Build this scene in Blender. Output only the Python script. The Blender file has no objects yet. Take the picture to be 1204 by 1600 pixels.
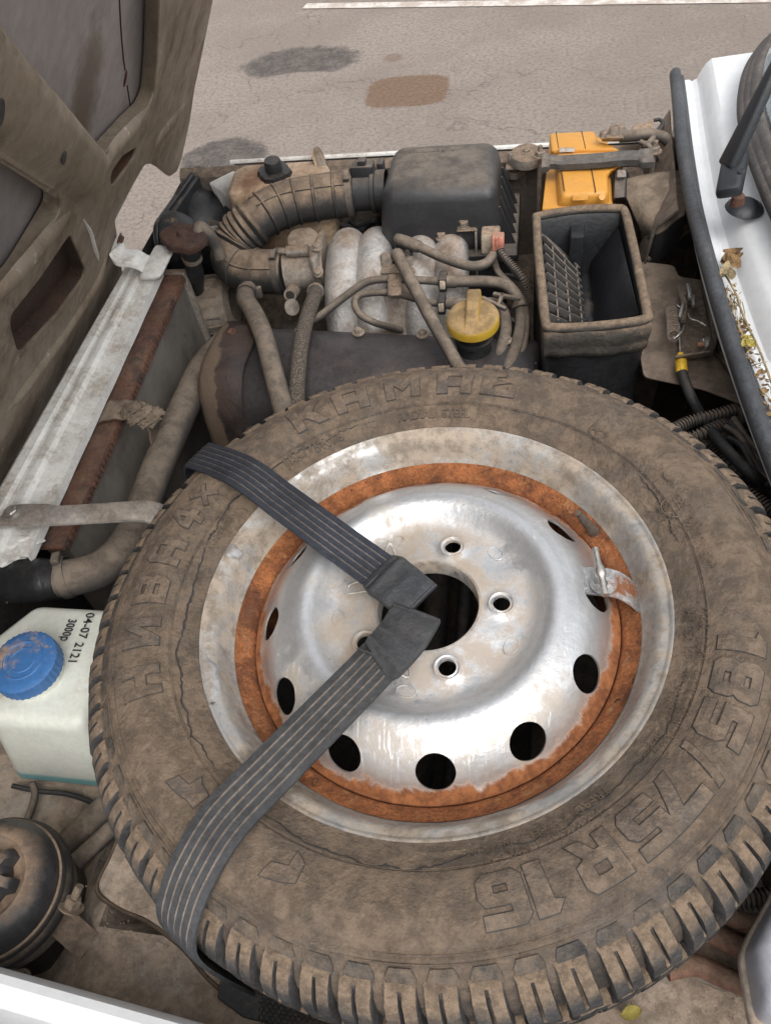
import bpy, bmesh, math, random
from mathutils import Vector as V, Matrix as M
random.seed(7)
C = bpy.context.scene.collection
sc = bpy.context.scene
R_ = math.radians

# ------------------------------------------------------------------ camera
F = 1200.0                                   # focal length in photo pixels (1204 x 1600)
CX = V((.983, .03, -.178)).normalized()
CZ = V((-.097, -.62, -.777)); CZ = (CZ - CX * CX.dot(CZ)).normalized()
CY = CZ.cross(CX)
CAM = V((0, 0, 1.60))
def c2w(a, b, c): v = V((a, b, c)); return V((CX.dot(v), CY.dot(v), CZ.dot(v)))
cd = bpy.data.cameras.new('camera'); cam = bpy.data.objects.new('camera', cd); C.objects.link(cam)
xr, yu, zb = c2w(1, 0, 0), c2w(0, -1, 0), c2w(0, 0, -1)
cam.matrix_world = M(((xr.x, yu.x, zb.x, CAM.x), (xr.y, yu.y, zb.y, CAM.y), (xr.z, yu.z, zb.z, CAM.z), (0, 0, 0, 1)))
cd.sensor_fit = 'VERTICAL'; cd.sensor_height = 24; cd.lens = 24 * F / 1600
cd.clip_start = .02; cd.clip_end = 500
sc.camera = cam
# ------------------------------------------------------------------ sky, sun, exposure
SUN_EL, SUN_AZ = R_(58), R_(150)             # azimuth measured from +Y towards +X
w = bpy.data.worlds.new('World'); sc.world = w; w.use_nodes = True
nt = w.node_tree; nt.nodes.clear()
sky = nt.nodes.new('ShaderNodeTexSky'); sky.sky_type = 'NISHITA'; sky.sun_disc = False
sky.sun_elevation = SUN_EL; sky.sun_rotation = SUN_AZ; sky.dust_density = 4.0; sky.air_density = 1.2
hs = nt.nodes.new('ShaderNodeHueSaturation'); hs.inputs['Saturation'].default_value = .14
bg = nt.nodes.new('ShaderNodeBackground'); bg.inputs['Strength'].default_value = .15
wo = nt.nodes.new('ShaderNodeOutputWorld')
nt.links.new(sky.outputs[0], hs.inputs['Color']); nt.links.new(hs.outputs[0], bg.inputs['Color']); nt.links.new(bg.outputs[0], wo.inputs['Surface'])
sl = bpy.data.lights.new('sun', 'SUN'); sl.energy = .75; sl.angle = R_(60); sl.color = (1, .955, .90)
so = bpy.data.objects.new('sun', sl); C.objects.link(so)
sd = V((math.sin(SUN_AZ) * math.cos(SUN_EL), math.cos(SUN_AZ) * math.cos(SUN_EL), math.sin(SUN_EL)))
so.rotation_euler = sd.to_track_quat('Z', 'Y').to_euler()
vs = sc.view_settings; vs.view_transform = 'Standard'; vs.look = 'None'; vs.gamma = 1; vs.exposure = 0.66
sc.render.engine = 'CYCLES'

# ------------------------------------------------------------------ pixel -> place
def ray(px, py): return c2w((px - 602) / F, (py - 800) / F, 1)
def P(px, py, z): d = ray(px, py); return CAM + d * ((z - CAM.z) / d.z)
def PP(px, py, p, n): d = ray(px, py); return CAM + d * ((p - CAM).dot(n) / d.dot(n))
def PY(px, py, y): d = ray(px, py); return CAM + d * (y / d.y)
def PX(px, py, x): d = ray(px, py); return CAM + d * (x / d.x)

# ------------------------------------------------------------------ materials
class NT:
    def __init__(s, name):
        s.m = bpy.data.materials.new(name); s.m.use_nodes = True; s.t = s.m.node_tree
        s.b = s.t.nodes['Principled BSDF']; s.geo = s.t.nodes.new('ShaderNodeNewGeometry'); s.pos = s.geo.outputs['Position']
    def n(s, k): return s.t.nodes.new('ShaderNode' + k)
    def l(s, a, b):
        if hasattr(a, 'links') : s.t.links.new(a, b)
        elif isinstance(a, (tuple, list)) and len(a) == 3 and b.type == 'RGBA': b.default_value = (*a, 1)
        else: b.default_value = a
    def noise(s, scale, detail=5, rough=.6, dist=0, vec=None, off=None, sc3=None):
        q = s.n('TexNoise'); q.inputs['Scale'].default_value = scale; q.inputs['Detail'].default_value = detail
        q.inputs['Roughness'].default_value = rough; q.inputs['Distortion'].default_value = dist
        v = vec or s.pos
        if off is not None or sc3 is not None:
            mp = s.n('Mapping'); s.l(v, mp.inputs['Vector'])
            if off is not None: mp.inputs['Location'].default_value = (off, off * .7, off * 1.3)
            if sc3 is not None: mp.inputs['Scale'].default_value = sc3
            v = mp.outputs[0]
        s.l(v, q.inputs['Vector']); return q.outputs['Fac']
    def mr(s, v, lo, hi, a=0., b=1., smooth=True):
        q = s.n('MapRange'); q.interpolation_type = 'SMOOTHSTEP' if smooth else 'LINEAR'
        s.l(v, q.inputs['Value']); q.inputs['From Min'].default_value = lo; q.inputs['From Max'].default_value = hi
        q.inputs['To Min'].default_value = a; q.inputs['To Max'].default_value = b; return q.outputs[0]
    def ma(s, op, a, b=None, c=None):
        q = s.n('Math'); q.operation = op
        for i, v in enumerate((a, b, c)):
            if v is not None: s.l(v, q.inputs[i])
        return q.outputs[0]
    def mix(s, f, a, b):
        q = s.n('Mix'); q.data_type = 'RGBA'; s.l(f, q.inputs[0]); s.l(a, q.inputs[6]); s.l(b, q.inputs[7]); return q.outputs[2]
    def mixf(s, f, a, b):
        q = s.n('Mix'); q.data_type = 'FLOAT'; s.l(f, q.inputs[0]); s.l(a, q.inputs[2]); s.l(b, q.inputs[3]); return q.outputs[0]
    def sep(s, v): q = s.n('SeparateXYZ'); s.l(v, q.inputs[0]); return q.outputs
    def objco(s): return s.n('TexCoord').outputs['Object']
    def bump(s, h, strength=.3, dist=.001, prev=None):
        q = s.n('Bump'); q.inputs['Strength'].default_value = strength; q.inputs['Distance'].default_value = dist
        s.l(h, q.inputs['Height'])
        if prev: s.l(prev, q.inputs['Normal'])
        return q.outputs[0]

DUST = (.205, .148, .104)
MATS = {}
def mk(name, base, rough=.55, metal=0., dust=.4, dcol=DUST, dscale=11., upw=.45, soft=.28, var=.25, vscale=18., layers=(), bump=.25, bscale=160., spec=.5, extra=None):
    t = NT(name)
    v = t.noise(vscale, 6, .65, off=3.1)
    f = t.mr(v, .36, .64, 1 - var, 1 + var, False)
    f = t.ma('MULTIPLY', f, t.mr(t.noise(vscale * 9, 5, .75, off=6.), .40, .60, 1 - var * .8, 1 + var * .8, False))
    col = t.n('Mix'); col.data_type = 'RGBA'; col.blend_type = 'MULTIPLY'; col.inputs[0].default_value = 1
    t.l(base, col.inputs[6])
    cc = t.n('CombineColor'); [t.l(f, cc.inputs[i]) for i in range(3)]; t.l(cc.outputs[0], col.inputs[7])
    col = col.outputs[2]
    rg, mt = rough, metal
    for i, L in enumerate(layers):                      # wear layers: (colour, scale, threshold, softness, rough, metal)
        c, scl, th, so_, r2, m2 = L
        k = t.mr(t.noise(scl, 8, .68, .4, off=11.3 * (i + 1)), th - so_, th + so_)
        col = t.mix(k, col, c); rg = t.mixf(k, rg, r2); mt = t.mixf(k, mt, m2)
    if dust > 0:
        nz = t.sep(t.geo.outputs['Normal'])[2]
        d = t.ma('ADD', t.ma('ADD', t.ma('MULTIPLY', t.noise(dscale, 9, .7, .3, off=27.), .70), t.ma('MULTIPLY', t.noise(dscale * 8, 8, .78, off=33.), .30)), t.ma('MULTIPLY', t.ma('SUBTRACT', nz, .5), upw))
        th = 1.0 - dust; soft *= .6
        k = t.mr(d, th - soft, th + soft)
        dv = t.mix(t.mr(t.noise(dscale * 5, 9, .78, off=41.), .40, .60), tuple(c * .68 for c in dcol), tuple(c * 1.22 for c in dcol))
        col = t.mix(k, col, dv); rg = t.mixf(k, rg, .92); mt = t.mixf(k, mt, 0.)
    if extra: col, rg, mt = extra(t, col, rg, mt)
    t.l(col, t.b.inputs['Base Color']); t.l(rg, t.b.inputs['Roughness']); t.l(mt, t.b.inputs['Metallic'])
    t.b.inputs['Specular IOR Level'].default_value = spec
    if bump:
        h = t.ma('ADD', t.noise(bscale, 7, .75), t.ma('MULTIPLY', t.noise(bscale * .25, 6, .65), 1.5))
        t.l(t.bump(h, min(1, bump * 1.6), .0032), t.b.inputs['Normal'])
    MATS[name] = t.m
    return t.m
RUSTC = (.20, .075, .03)
# ------------------------------------------------------------------ objects
def tag(o, label=None, cat=None, group=None, kind=None):
    if label: o['label'] = label
    if cat: o['category'] = cat
    if group: o['group'] = group
    if kind: o['kind'] = kind
    return o
def thing(name, label, cat, loc=(0, 0, 0), group=None):
    o = bpy.data.objects.new(name, None); o.empty_display_size = .05; C.objects.link(o); o.location = loc
    bpy.context.view_layer.update()
    return tag(o, label, cat, group)
def link(name, me, mat, parent=None, smooth=40):
    o = bpy.data.objects.new(name, me); C.objects.link(o)
    for m in (mat if isinstance(mat, (list, tuple)) else [mat]): me.materials.append(m)
    if smooth is not None:
        me.shade_smooth(); me.set_sharp_from_angle(angle=R_(smooth))
    if parent is not None:
        o.parent = parent; o.matrix_parent_inverse = wm(parent).inverted()
    return o
def wm(o):
    m = o.matrix_basis.copy()
    return (wm(o.parent) @ o.matrix_parent_inverse @ m) if o.parent else m
def mesh(name, vs, fs, mat, parent=None, smooth=40):
    me = bpy.data.meshes.new(name); me.from_pydata([tuple(v) for v in vs], [], fs); me.validate(); me.update()
    return link(name, me, mat, parent, smooth)
def bmo(name, bm, mat, parent=None, smooth=40):
    bmesh.ops.recalc_face_normals(bm, faces=bm.faces)
    me = bpy.data.meshes.new(name); bm.to_mesh(me); bm.free(); return link(name, me, mat, parent, smooth)
def bevel(bm, w, seg=2, ang=30):
    es = [e for e in bm.edges if len(e.link_faces) == 2 and e.calc_face_angle() > R_(ang)]
    if w > 0: bmesh.ops.bevel(bm, geom=es, offset=w, segments=seg, affect='EDGES', profile=.5, clamp_overlap=True)
def hexa(name, bot, top, mat, parent=None, bev=.003, seg=2, smooth=40, bm=None):
    own = bm is None; bm = bm or bmesh.new()
    b2 = bmesh.new()
    v = [b2.verts.new(p) for p in list(bot) + list(top)]; n = len(bot)
    b2.faces.new(v[:n][::-1]); b2.faces.new(v[n:])
    for i in range(n): b2.faces.new((v[i], v[(i + 1) % n], v[n + (i + 1) % n], v[n + i]))
    bmesh.ops.recalc_face_normals(b2, faces=b2.faces)
    bevel(b2, bev, seg)
    if own: bm.free(); return bmo(name, b2, mat, parent, smooth)
    me = bpy.data.meshes.new('t'); b2.to_mesh(me); b2.free(); bm.from_mesh(me); bpy.data.meshes.remove(me)
def box(name, x0, x1, y0, y1, z0, z1, mat, parent=None, bev=.003, seg=2, bm=None):
    return hexa(name, [(x0, y0, z0), (x1, y0, z0), (x1, y1, z0), (x0, y1, z0)], [(x0, y0, z1), (x1, y0, z1), (x1, y1, z1), (x0, y1, z1)], mat, parent, bev, seg, bm=bm)
def frame(o, ax, up=None):
    z = V(ax).normalized(); u = V(up) if up else (V((1, 0, 0)) if abs(z.x) < .8 else V((0, 1, 0)))
    x = (u - z * u.dot(z)).normalized(); y = z.cross(x)
    return M(((x.x, y.x, z.x, o[0]), (x.y, y.y, z.y, o[1]), (x.z, y.z, z.z, o[2]), (0, 0, 0, 1)))
def lathe(name, prof, mat, parent=None, o=(0, 0, 0), ax=(0, 0, 1), n=48, fn=None, smooth=40, up=None, bm=None, close=False):
    fr = frame(o, ax, up); vs, fs = [], []
    m = len(prof)
    for i in range(n):
        a = 2 * math.pi * i / n
        for j, (r, h) in enumerate(prof):
            rr, hh = (fn(r, h, a, j) if fn else (r, h))
            vs.append(fr @ V((rr * math.cos(a), rr * math.sin(a), hh)))
    for i in range(n):
        k = (i + 1) % n
        for j in range(m if close else m - 1):
            q = (j + 1) % m
            fs.append((i * m + j, k * m + j, k * m + q, i * m + q))
    b = bmesh.new()
    bv = [b.verts.new(v) for v in vs]
    for f in fs: b.faces.new([bv[x] for x in f])
    bmesh.ops.remove_doubles(b, verts=b.verts, dist=1e-6)
    if bm is not None:
        me = bpy.data.meshes.new('t'); b.to_mesh(me); b.free(); bm.from_mesh(me); bpy.data.meshes.remove(me); return
    return bmo(name, b, mat, parent, smooth)
def spline(pts, sub=10, closed=False):
    """Catmull-Rom through (V, *extras) rows"""
    n = len(pts); out = []
    rng = n if closed else n - 1
    for i in range(rng):
        g = (lambda k: pts[k % n]) if closed else (lambda k: pts[max(0, min(n - 1, k))])
        p0, p1, p2, p3 = g(i - 1), g(i), g(i + 1), g(i + 2)
        for s in range(sub):
            t = s / sub
            row = []
            for a, b, c, d in zip(p0, p1, p2, p3):
                row.append(.5 * ((2 * b) + (-a + c) * t + (2 * a - 5 * b + 4 * c - d) * t * t + (-a + 3 * b - 3 * c + d) * t ** 3))
            out.append(row)
    if not closed: out.append(list(pts[-1]))
    return out
def tube(name, pts, r, mat, parent=None, n=12, sub=10, corr=None, closed=False, smooth=60, bm=None, flat=None):
    """pts: list of V (or (V, r)); corr=(pitch, amplitude) makes a corrugated hose; flat=(ratio, upvector)"""
    rows = []
    for p in pts:
        if isinstance(p, tuple) and len(p) == 2 and isinstance(p[0], V): rows.append((*p[0], p[1]))
        else: rows.append((*p, r))
    path = spline(rows, sub, closed)
    if corr:                                        # resample finely
        pitch = corr[0]; L = 0; q = [path[0]]
        res = []; step = pitch / 6; acc = 0
        for a, b in zip(path[:-1], path[1:]):
            d = (V(b[:3]) - V(a[:3])).length; 
            while acc <= d and d > 0:
                t = acc / d; res.append([x + (y - x) * t for x, y in zip(a, b)]); acc += step
            acc -= d
        path = res
    pos = [V(p[:3]) for p in path]; rad = [p[3] for p in path]; N = len(pos)
    vs, fs = [], []
    prev = None
    for i in range(N):
        if closed: t = (pos[(i + 1) % N] - pos[i - 1]).normalized()
        else: t = (pos[min(N - 1, i + 1)] - pos[max(0, i - 1)]).normalized()
        if prev is None:
            u = V((0, 0, 1)) if abs(t.z) < .9 else V((1, 0, 0)); 
            if flat: u = V(flat[1])
        else: u = prev
        x = (u - t * u.dot(t)).normalized(); prev = x; y = t.cross(x)
        rr = rad[i]
        if corr: rr += corr[1] * (1 if (i % 6) in (0, 1, 2) else -1)
        for k in range(n):
            a = 2 * math.pi * k / n
            ky = flat[0] if flat else 1
            vs.append(pos[i] + x * (math.cos(a) * rr) + y * (math.sin(a) * rr * ky))
    for i in range(N if closed else N - 1):
        j = (i + 1) % N
        for k in range(n):
            fs.append((i * n + k, i * n + (k + 1) % n, j * n + (k + 1) % n, j * n + k))
    if not closed:
        fs.append(tuple(range(n))[::-1]); fs.append(tuple((N - 1) * n + k for k in range(n)))
    b = bmesh.new(); bv = [b.verts.new(v) for v in vs]
    for f in fs: b.faces.new([bv[x] for x in f])
    if bm is not None:
        me = bpy.data.meshes.new('t'); b.to_mesh(me); b.free(); bm.from_mesh(me); bpy.data.meshes.remove(me); return
    return bmo(name, b, mat, parent, smooth)
def ring(name, c, ax, r, w, t, mat, parent=None, n=40):
    """hose clamp band: rectangular ring"""
    return lathe(name, [(r, -w / 2), (r + t, -w / 2), (r + t, w / 2), (r, w / 2)], mat, parent, c, ax, n, close=True)
def grid(name, rows, mat, parent=None, thick=0, smooth=40, flip=False):
    b = bmesh.new(); vv = [[b.verts.new(p) for p in r] for r in rows]
    for i in range(len(rows) - 1):
        for j in range(len(rows[0]) - 1): b.faces.new((vv[i][j], vv[i + 1][j], vv[i + 1][j + 1], vv[i][j + 1]))
    bmesh.ops.recalc_face_normals(b, faces=b.faces)
    if thick: bmesh.ops.solidify(b, geom=list(b.faces), thickness=thick)
    return bmo(name, b, mat, parent, smooth)
def tmpmesh(o):
    C.objects.link(o); bpy.context.view_layer.update()
    dg = bpy.context.evaluated_depsgraph_get(); e = o.evaluated_get(dg)
    me = bpy.data.meshes.new_from_object(e); C.objects.unlink(o)
    d = o.data; bpy.data.objects.remove(o)
    return me
def plate(name, outlines, fr, thick, mat, parent=None, bev=.002, smooth=35, seg=2, rnd=None):
    """2-D outlines (first outer, rest holes) in the frame's xy plane, extruded to z 0..thick"""
    cu = bpy.data.curves.new('t', 'CURVE'); cu.dimensions = '2D'; cu.fill_mode = 'BOTH'
    cu.extrude = max(1e-4, thick / 2 - bev); cu.bevel_depth = bev; cu.bevel_resolution = seg; cu.offset = -bev
    for pl in outlines:
        if rnd: pl = roundpoly(pl, rnd)
        s = cu.splines.new('POLY'); s.points.add(len(pl) - 1); s.use_cyclic_u = True
        for k, q in enumerate(pl): s.points[k].co = (q[0], q[1], 0, 1)
    me = tmpmesh(bpy.data.objects.new('t', cu))
    me.transform(fr @ M.Translation((0, 0, thick / 2)))
    me.materials.clear()
    return link(name, me, mat, parent, smooth)
def roundpoly(pl, r, seg=4):
    out = []; n = len(pl)
    for i in range(n):
        p, a, b = V(pl[i]), V(pl[i - 1]), V(pl[(i + 1) % n])
        da, db = (a - p), (b - p)
        k = min(r, da.length * .45, db.length * .45)
        s, e = p + da.normalized() * k, p + db.normalized() * k
        for j in range(seg + 1):
            t = j / seg; out.append((s * (1 - t) ** 2 + p * 2 * t * (1 - t) + e * t * t)[:])
    return out
def textmesh(s, size, extrude=.0005, offset=0., bev=0., spacing=1.0, shear=0):
    cu = bpy.data.curves.new('t', 'FONT'); cu.body = s; cu.size = size; cu.extrude = extrude; cu.offset = offset
    cu.space_character = spacing; cu.resolution_u = 3; cu.bevel_depth = bev; cu.shear = shear
    me = tmpmesh(bpy.data.objects.new('t', cu)); me.materials.clear()
    return me
def bolt(name, p, ax, r, h, mat, parent, washer=1.5, stud=0):
    b = bmesh.new()
    fr = frame(p, ax)
    lathe('', [(0, 0), (r * washer, 0), (r * washer, h * .18), (0, h * .18)], None, o=p, ax=ax, n=20, bm=b)
    vs = [[b.verts.new(fr @ V((r * math.cos(a), r * math.sin(a), z))) for a in [math.pi / 3 * k for k in range(6)]] for z in (h * .15, h * .85)]
    top = [b.verts.new(fr @ V((r * .8 * math.cos(a), r * .8 * math.sin(a), h))) for a in [math.pi / 3 * k for k in range(6)]]
    for k in range(6):
        j = (k + 1) % 6
        b.faces.new((vs[0][k], vs[0][j], vs[1][j], vs[1][k])); b.faces.new((vs[1][k], vs[1][j], top[j], top[k]))
    b.faces.new(top)
    if stud: lathe('', [(0, h), (r * .5, h), (r * .5, h + stud), (0, h + stud)], None, o=p, ax=ax, n=12, bm=b)
    return bmo(name, b, mat, parent, 25)
def clamp(p, ax, r, mat, parent, w=.009, screw=True, side=(0, 0, 1)):
    o = ring('hose_clamp', p, ax, r, w, .0014, mat, parent)
    if screw:
        z = V(ax).normalized(); s = V(side); s = (s - z * s.dot(z)).normalized(); t = z.cross(s)
        c = V(p) + s * (r + .005)
        q = hexa('clamp_screw', [c + t * a * .009 + z * b * .005 - s * .004 for a, b in ((-1, -1), (1, -1), (1, 1), (-1, 1))],
                 [c + t * a * .009 + z * b * .005 + s * .004 for a, b in ((-1, -1), (1, -1), (1, 1), (-1, 1))], mat, o, .0015)
    return o

# ================================================================== palette
m_white = mk('white_paint', (.76, .77, .78), .28, 0, .14, dcol=(.5, .46, .41), dscale=5, upw=0, soft=.4, var=.04, vscale=6, bump=.03, bscale=40, layers=[((.42, .36, .29), 140, .80, .03, .8, 0)])
m_whited = mk('dirty_white_paint', (.76, .75, .72), .36, 0, .43, dcol=(.40, .33, .255), dscale=18, soft=.2, upw=.05, var=.08, layers=[(RUSTC, 30, .735, .02, .9, 0)], bump=.12)
m_hood = mk('dusty_bonnet_inner', (.30, .25, .19), .36, .1, .50, dcol=(.165, .118, .078), dscale=5, upw=0, soft=.3, var=.07, vscale=9,
            layers=[((.06, .042, .028), 5, .61, .07, .8, 0), ((.52, .48, .43), 26, .645, .02, .6, 0)], bump=.07)
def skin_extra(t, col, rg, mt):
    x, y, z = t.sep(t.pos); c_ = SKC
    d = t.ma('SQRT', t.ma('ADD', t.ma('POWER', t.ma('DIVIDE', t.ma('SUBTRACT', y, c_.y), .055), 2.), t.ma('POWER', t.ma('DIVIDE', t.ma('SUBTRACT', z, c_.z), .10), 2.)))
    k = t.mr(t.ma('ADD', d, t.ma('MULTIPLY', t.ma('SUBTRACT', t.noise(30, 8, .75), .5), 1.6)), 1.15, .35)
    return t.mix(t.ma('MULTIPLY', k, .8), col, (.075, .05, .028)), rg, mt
_ha = R_(58.4); _hd = V((math.cos(_ha), 0, math.sin(_ha))); _hn = V((math.sin(_ha), 0, -math.cos(_ha)))
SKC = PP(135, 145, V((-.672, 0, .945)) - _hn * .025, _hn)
m_skin = mk('bonnet_skin_inner', (.29, .262, .255), .42, 0, .0, var=.12, vscale=5, layers=[((.10, .07, .04), 4.5, .66, .06, .8, 0)], bump=.05, extra=skin_extra)
m_floor = mk('dusty_sheet_metal', (.52, .47, .41), .7, 0, .55, dcol=(.40, .31, .235), dscale=9, upw=.05, soft=.2, var=.15, layers=[((.13, .09, .06), 14, .68, .05, .9, 0)], bump=.5, bscale=110)
m_dark = mk('grimy_black_metal', (.035, .032, .03), .7, 0, .25, dcol=(.11, .08, .058), dscale=8, bump=.4)
m_dusty = mk('dusty_brown_metal', (.10, .085, .072), .65, 0, .60, dcol=(.19, .145, .11), dscale=12, soft=.25, bump=.35)
m_blackp = mk('black_plastic', (.022, .023, .025), .38, 0, .2, dscale=12, upw=.45, soft=.2, bump=.15)
m_blackd = mk('dusty_black_plastic', (.028, .028, .03), .40, 0, .30, dcol=(.145, .12, .098), dscale=6, upw=.5, soft=.3, var=.14, bump=.06)
m_duct = mk('dusty_rubber_duct', (.035, .033, .032), .65, 0, .52, dcol=(.225, .165, .118), dscale=9, upw=.6, soft=.3, var=.18, bump=.12, bscale=260)
m_hose = mk('dusty_rubber_hose', (.062, .055, .05), .72, 0, .56, dcol=(.185, .148, .115), dscale=7, upw=.5, soft=.4, var=.14, bump=.10, bscale=260)
m_hosec = mk('clean_rubber_hose', (.028, .028, .029), .55, 0, .24, dcol=(.13, .10, .08), dscale=20, upw=.4, bump=.2)
m_conduit = mk('corrugated_conduit', (.05, .047, .045), .6, 0, .42, dcol=(.17, .13, .10), dscale=25, bump=.1)
m_pink = mk('pinkish_hose', (.235, .125, .085), .8, 0, .35, dcol=(.25, .165, .115), dscale=14, bump=.4)
m_alu = mk('cast_aluminium', (.57, .55, .53), .42, .75, .43, dcol=(.27, .195, .14), dscale=10, upw=.1, soft=.2, var=.12, layers=[((.27, .17, .10), 9, .66, .07, .8, .1)], bump=.35, bscale=200)
m_alud = mk('dusty_aluminium', (.45, .40, .35), .5, .5, .54, dcol=(.23, .175, .128), dscale=10, upw=.2, soft=.3, bump=.2, bscale=200)
m_steel = mk('zinc_steel', (.55, .53, .5), .35, .9, .22, dcol=(.24, .18, .13), dscale=30, bump=.15)
m_steeld = mk('dusty_steel', (.36, .32, .28), .5, .6, .5, dcol=(.22, .16, .115), dscale=22, bump=.25)
m_rust = mk('rusty_iron', (.17, .082, .052), .85, 0, .2, dcol=(.2, .15, .11), dscale=12, layers=[((.09, .055, .045), 30, .55, .08, .9, 0), ((.25, .105, .06), 40, .66, .05, .9, 0)], bump=.8, bscale=220)
def tc_extra(t, col, rg, mt):
    x = t.sep(t.pos)[0]; k = t.mr(t.ma('ADD', x, t.ma('MULTIPLY', t.ma('SUBTRACT', t.noise(16, 5, .6), .5), .06)), -.462, -.470)
    return t.mix(k, col, (.165, .118, .084)), t.mixf(k, rg, .9), mt
m_rustdark = mk('dark_rusty_cover', (.040, .030, .027), .5, .1, .12, layers=[((.07, .046, .037), 14, .52, .08, .8, 0)], bump=.3, extra=tc_extra)
def vc_extra(t, col, rg, mt):
    k = t.mr(t.noise(60, 2, .4), .74, .77); return t.mix(k, col, (.02, .015, .012)), rg, mt
m_vc = mk('dark_painted_cover', (.05, .044, .045), .34, .1, .2, dcol=(.13, .095, .078), dscale=5, upw=.35, soft=.3, var=.2, bump=.15, extra=vc_extra)
m_yellow = mk('yellow_battery_plastic', (.60, .285, .05), .45, 0, .22, dcol=(.42, .25, .12), dscale=10, upw=.25, var=.05, bump=.06)
m_ycap = mk('yellow_cap_plastic', (.46, .29, .03), .5, 0, .52, dcol=(.30, .20, .095), dscale=8, upw=.5, soft=.35, var=.07, bump=.08)
m_yfer = mk('yellow_ferrule', (.68, .42, .03), .5, 0, .2, dcol=(.36, .24, .11), bump=.1)
m_tank = mk('yellowed_tank_plastic', (.52, .38, .26), .4, 0, .42, dcol=(.30, .20, .13), dscale=6, upw=.15, layers=[((.20, .085, .045), 7, .61, .08, .8, 0)], bump=.15)
m_blue = mk('blue_cap_plastic', (.045, .145, .35), .45, 0, .29, dcol=(.33, .24, .17), dscale=22, upw=.3, soft=.08, var=.1, bump=.08)
def bott_extra(t, col, rg, mt):
    z = t.sep(t.pos)[2]
    return t.mix(t.mr(z, .778, .768), col, (.17, .42, .43)), rg, mt
m_bottle = mk('milky_washer_bottle', (.68, .69, .62), .32, 0, .30, dcol=(.44, .36, .27), dscale=14, upw=.2, soft=.12, var=.06, layers=[((.27, .18, .11), 34, .735, .03, .8, 0)], bump=.05, extra=bott_extra)
MATS['milky_washer_bottle'].node_tree.nodes['Principled BSDF'].inputs['Subsurface Weight'].default_value = .25
MATS['milky_washer_bottle'].node_tree.nodes['Principled BSDF'].inputs['Subsurface Radius'].default_value = (.02, .02, .018)
m_res = mk('milky_reservoir', (.30, .30, .33), .3, 0, .1, var=.1, bump=.05)
m_resrim = mk('reservoir_rim', (.36, .30, .25), .45, 0, .4, dcol=(.3, .23, .17), bump=.1)
m_greyp = mk('grey_plastic', (.33, .33, .33), .5, 0, .3, dcol=(.26, .2, .15), dscale=30, bump=.1)
m_flap = mk('dusty_rubber_sheet', (.07, .06, .05), .8, 0, .72, dcol=(.215, .165, .12), dscale=7, upw=.3, soft=.3, bump=.35)
m_seal = mk('dusty_foam_seal', (.06, .052, .045), .7, 0, .54, dcol=(.20, .145, .10), dscale=18, upw=.3, soft=.2, bump=.35)
m_strip = mk('weather_strip_rubber', (.06, .063, .07), .48, 0, .22, dcol=(.17, .15, .135), dscale=7, upw=.3, soft=.2, bump=.25)
m_core = None
m_marker = mk('marker_ink', (.02, .022, .025), .6, 0, 0, bump=0)
m_cream = mk('cream_connector', (.48, .40, .31), .5, 0, .45, dcol=(.28, .20, .14), dscale=30, bump=.1)
m_pinkc = mk('pink_connector', (.55, .22, .16), .5, 0, .3, dcol=(.3, .2, .14), dscale=40, bump=.1)
m_label = mk('paper_label', (.6, .58, .55), .6, 0, .35, dcol=(.3, .24, .19), dscale=30, bump=.05)
m_dryleaf = mk('dry_leaf', (.19, .115, .05), .8, 0, 0, var=.5, vscale=60, bump=.3)
m_dryleaf2 = mk('straw', (.33, .26, .15), .8, 0, 0, var=.5, vscale=60, bump=.3)
m_yleaf = mk('yellow_leaf', (.36, .29, .06), .6, 0, .1, var=.2, bump=.3)
# tyre rubber: dusty with bare bluish patches and pale mud
m_tyre = mk('dusty_tyre_rubber', (.062, .057, .054), .72, 0, .55, dcol=(.178, .129, .090), dscale=8.5, upw=.12, soft=.3, var=.45, vscale=34,
            layers=[((.050, .052, .057), 10, .56, .06, .6, 0), ((.23, .18, .135), 42, .655, .03, .95, 0), ((.05, .042, .036), 75, .66, .03, .9, 0), ((.25, .20, .15), 190, .63, .02, .95, 0), ((.04, .036, .033), 230, .63, .02, .9, 0)], bump=.8, bscale=150)
m_bare = mk('bare_tyre_rubber', (.035, .031, .028), .7, 0, .14, dcol=(.12, .09, .068), bump=.3)
m_letter = mk('scuffed_letter_rubber', (.064, .060, .058), .7, 0, .54, dcol=(.172, .126, .090), dscale=14, upw=.1, soft=.25, var=.4, vscale=40, bump=.5, bscale=170)
m_lug = mk('dusty_tread_rubber', (.056, .053, .052), .75, 0, .50, dcol=(.215, .155, .106), dscale=22, upw=.75, soft=.26, var=.35, vscale=40, bump=.6, bscale=170)
m_groove = mk('mud_in_tread', (.13, .09, .062), .95, 0, .4, dcol=(.2, .14, .095), bump=.6)
m_strap = mk('strap_rubber', (.042, .043, .046), .6, 0, .22, dcol=(.13, .105, .085), dscale=25, upw=.2, soft=.3, bump=.3, bscale=400)
m_strapn = mk('blue_black_strap_rubber', (.024, .028, .04), .55, 0, .16, dcol=(.12, .115, .12), dscale=60, upw=.1, soft=.25, bump=.4, bscale=400)
m_strapg = mk('dust_in_strap_grooves', (.165, .135, .112), .95, 0, 0, var=.3, bump=.2)
m_strapn2 = mk('dark_tab_rubber', (.034, .036, .040), .5, 0, .25, dcol=(.12, .10, .085), dscale=20, upw=.2, soft=.3, bump=.25, bscale=300)
m_strapg2 = mk('dust_in_dark_strap_grooves', (.10, .088, .08), .95, 0, 0, var=.3, bump=.2)
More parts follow.
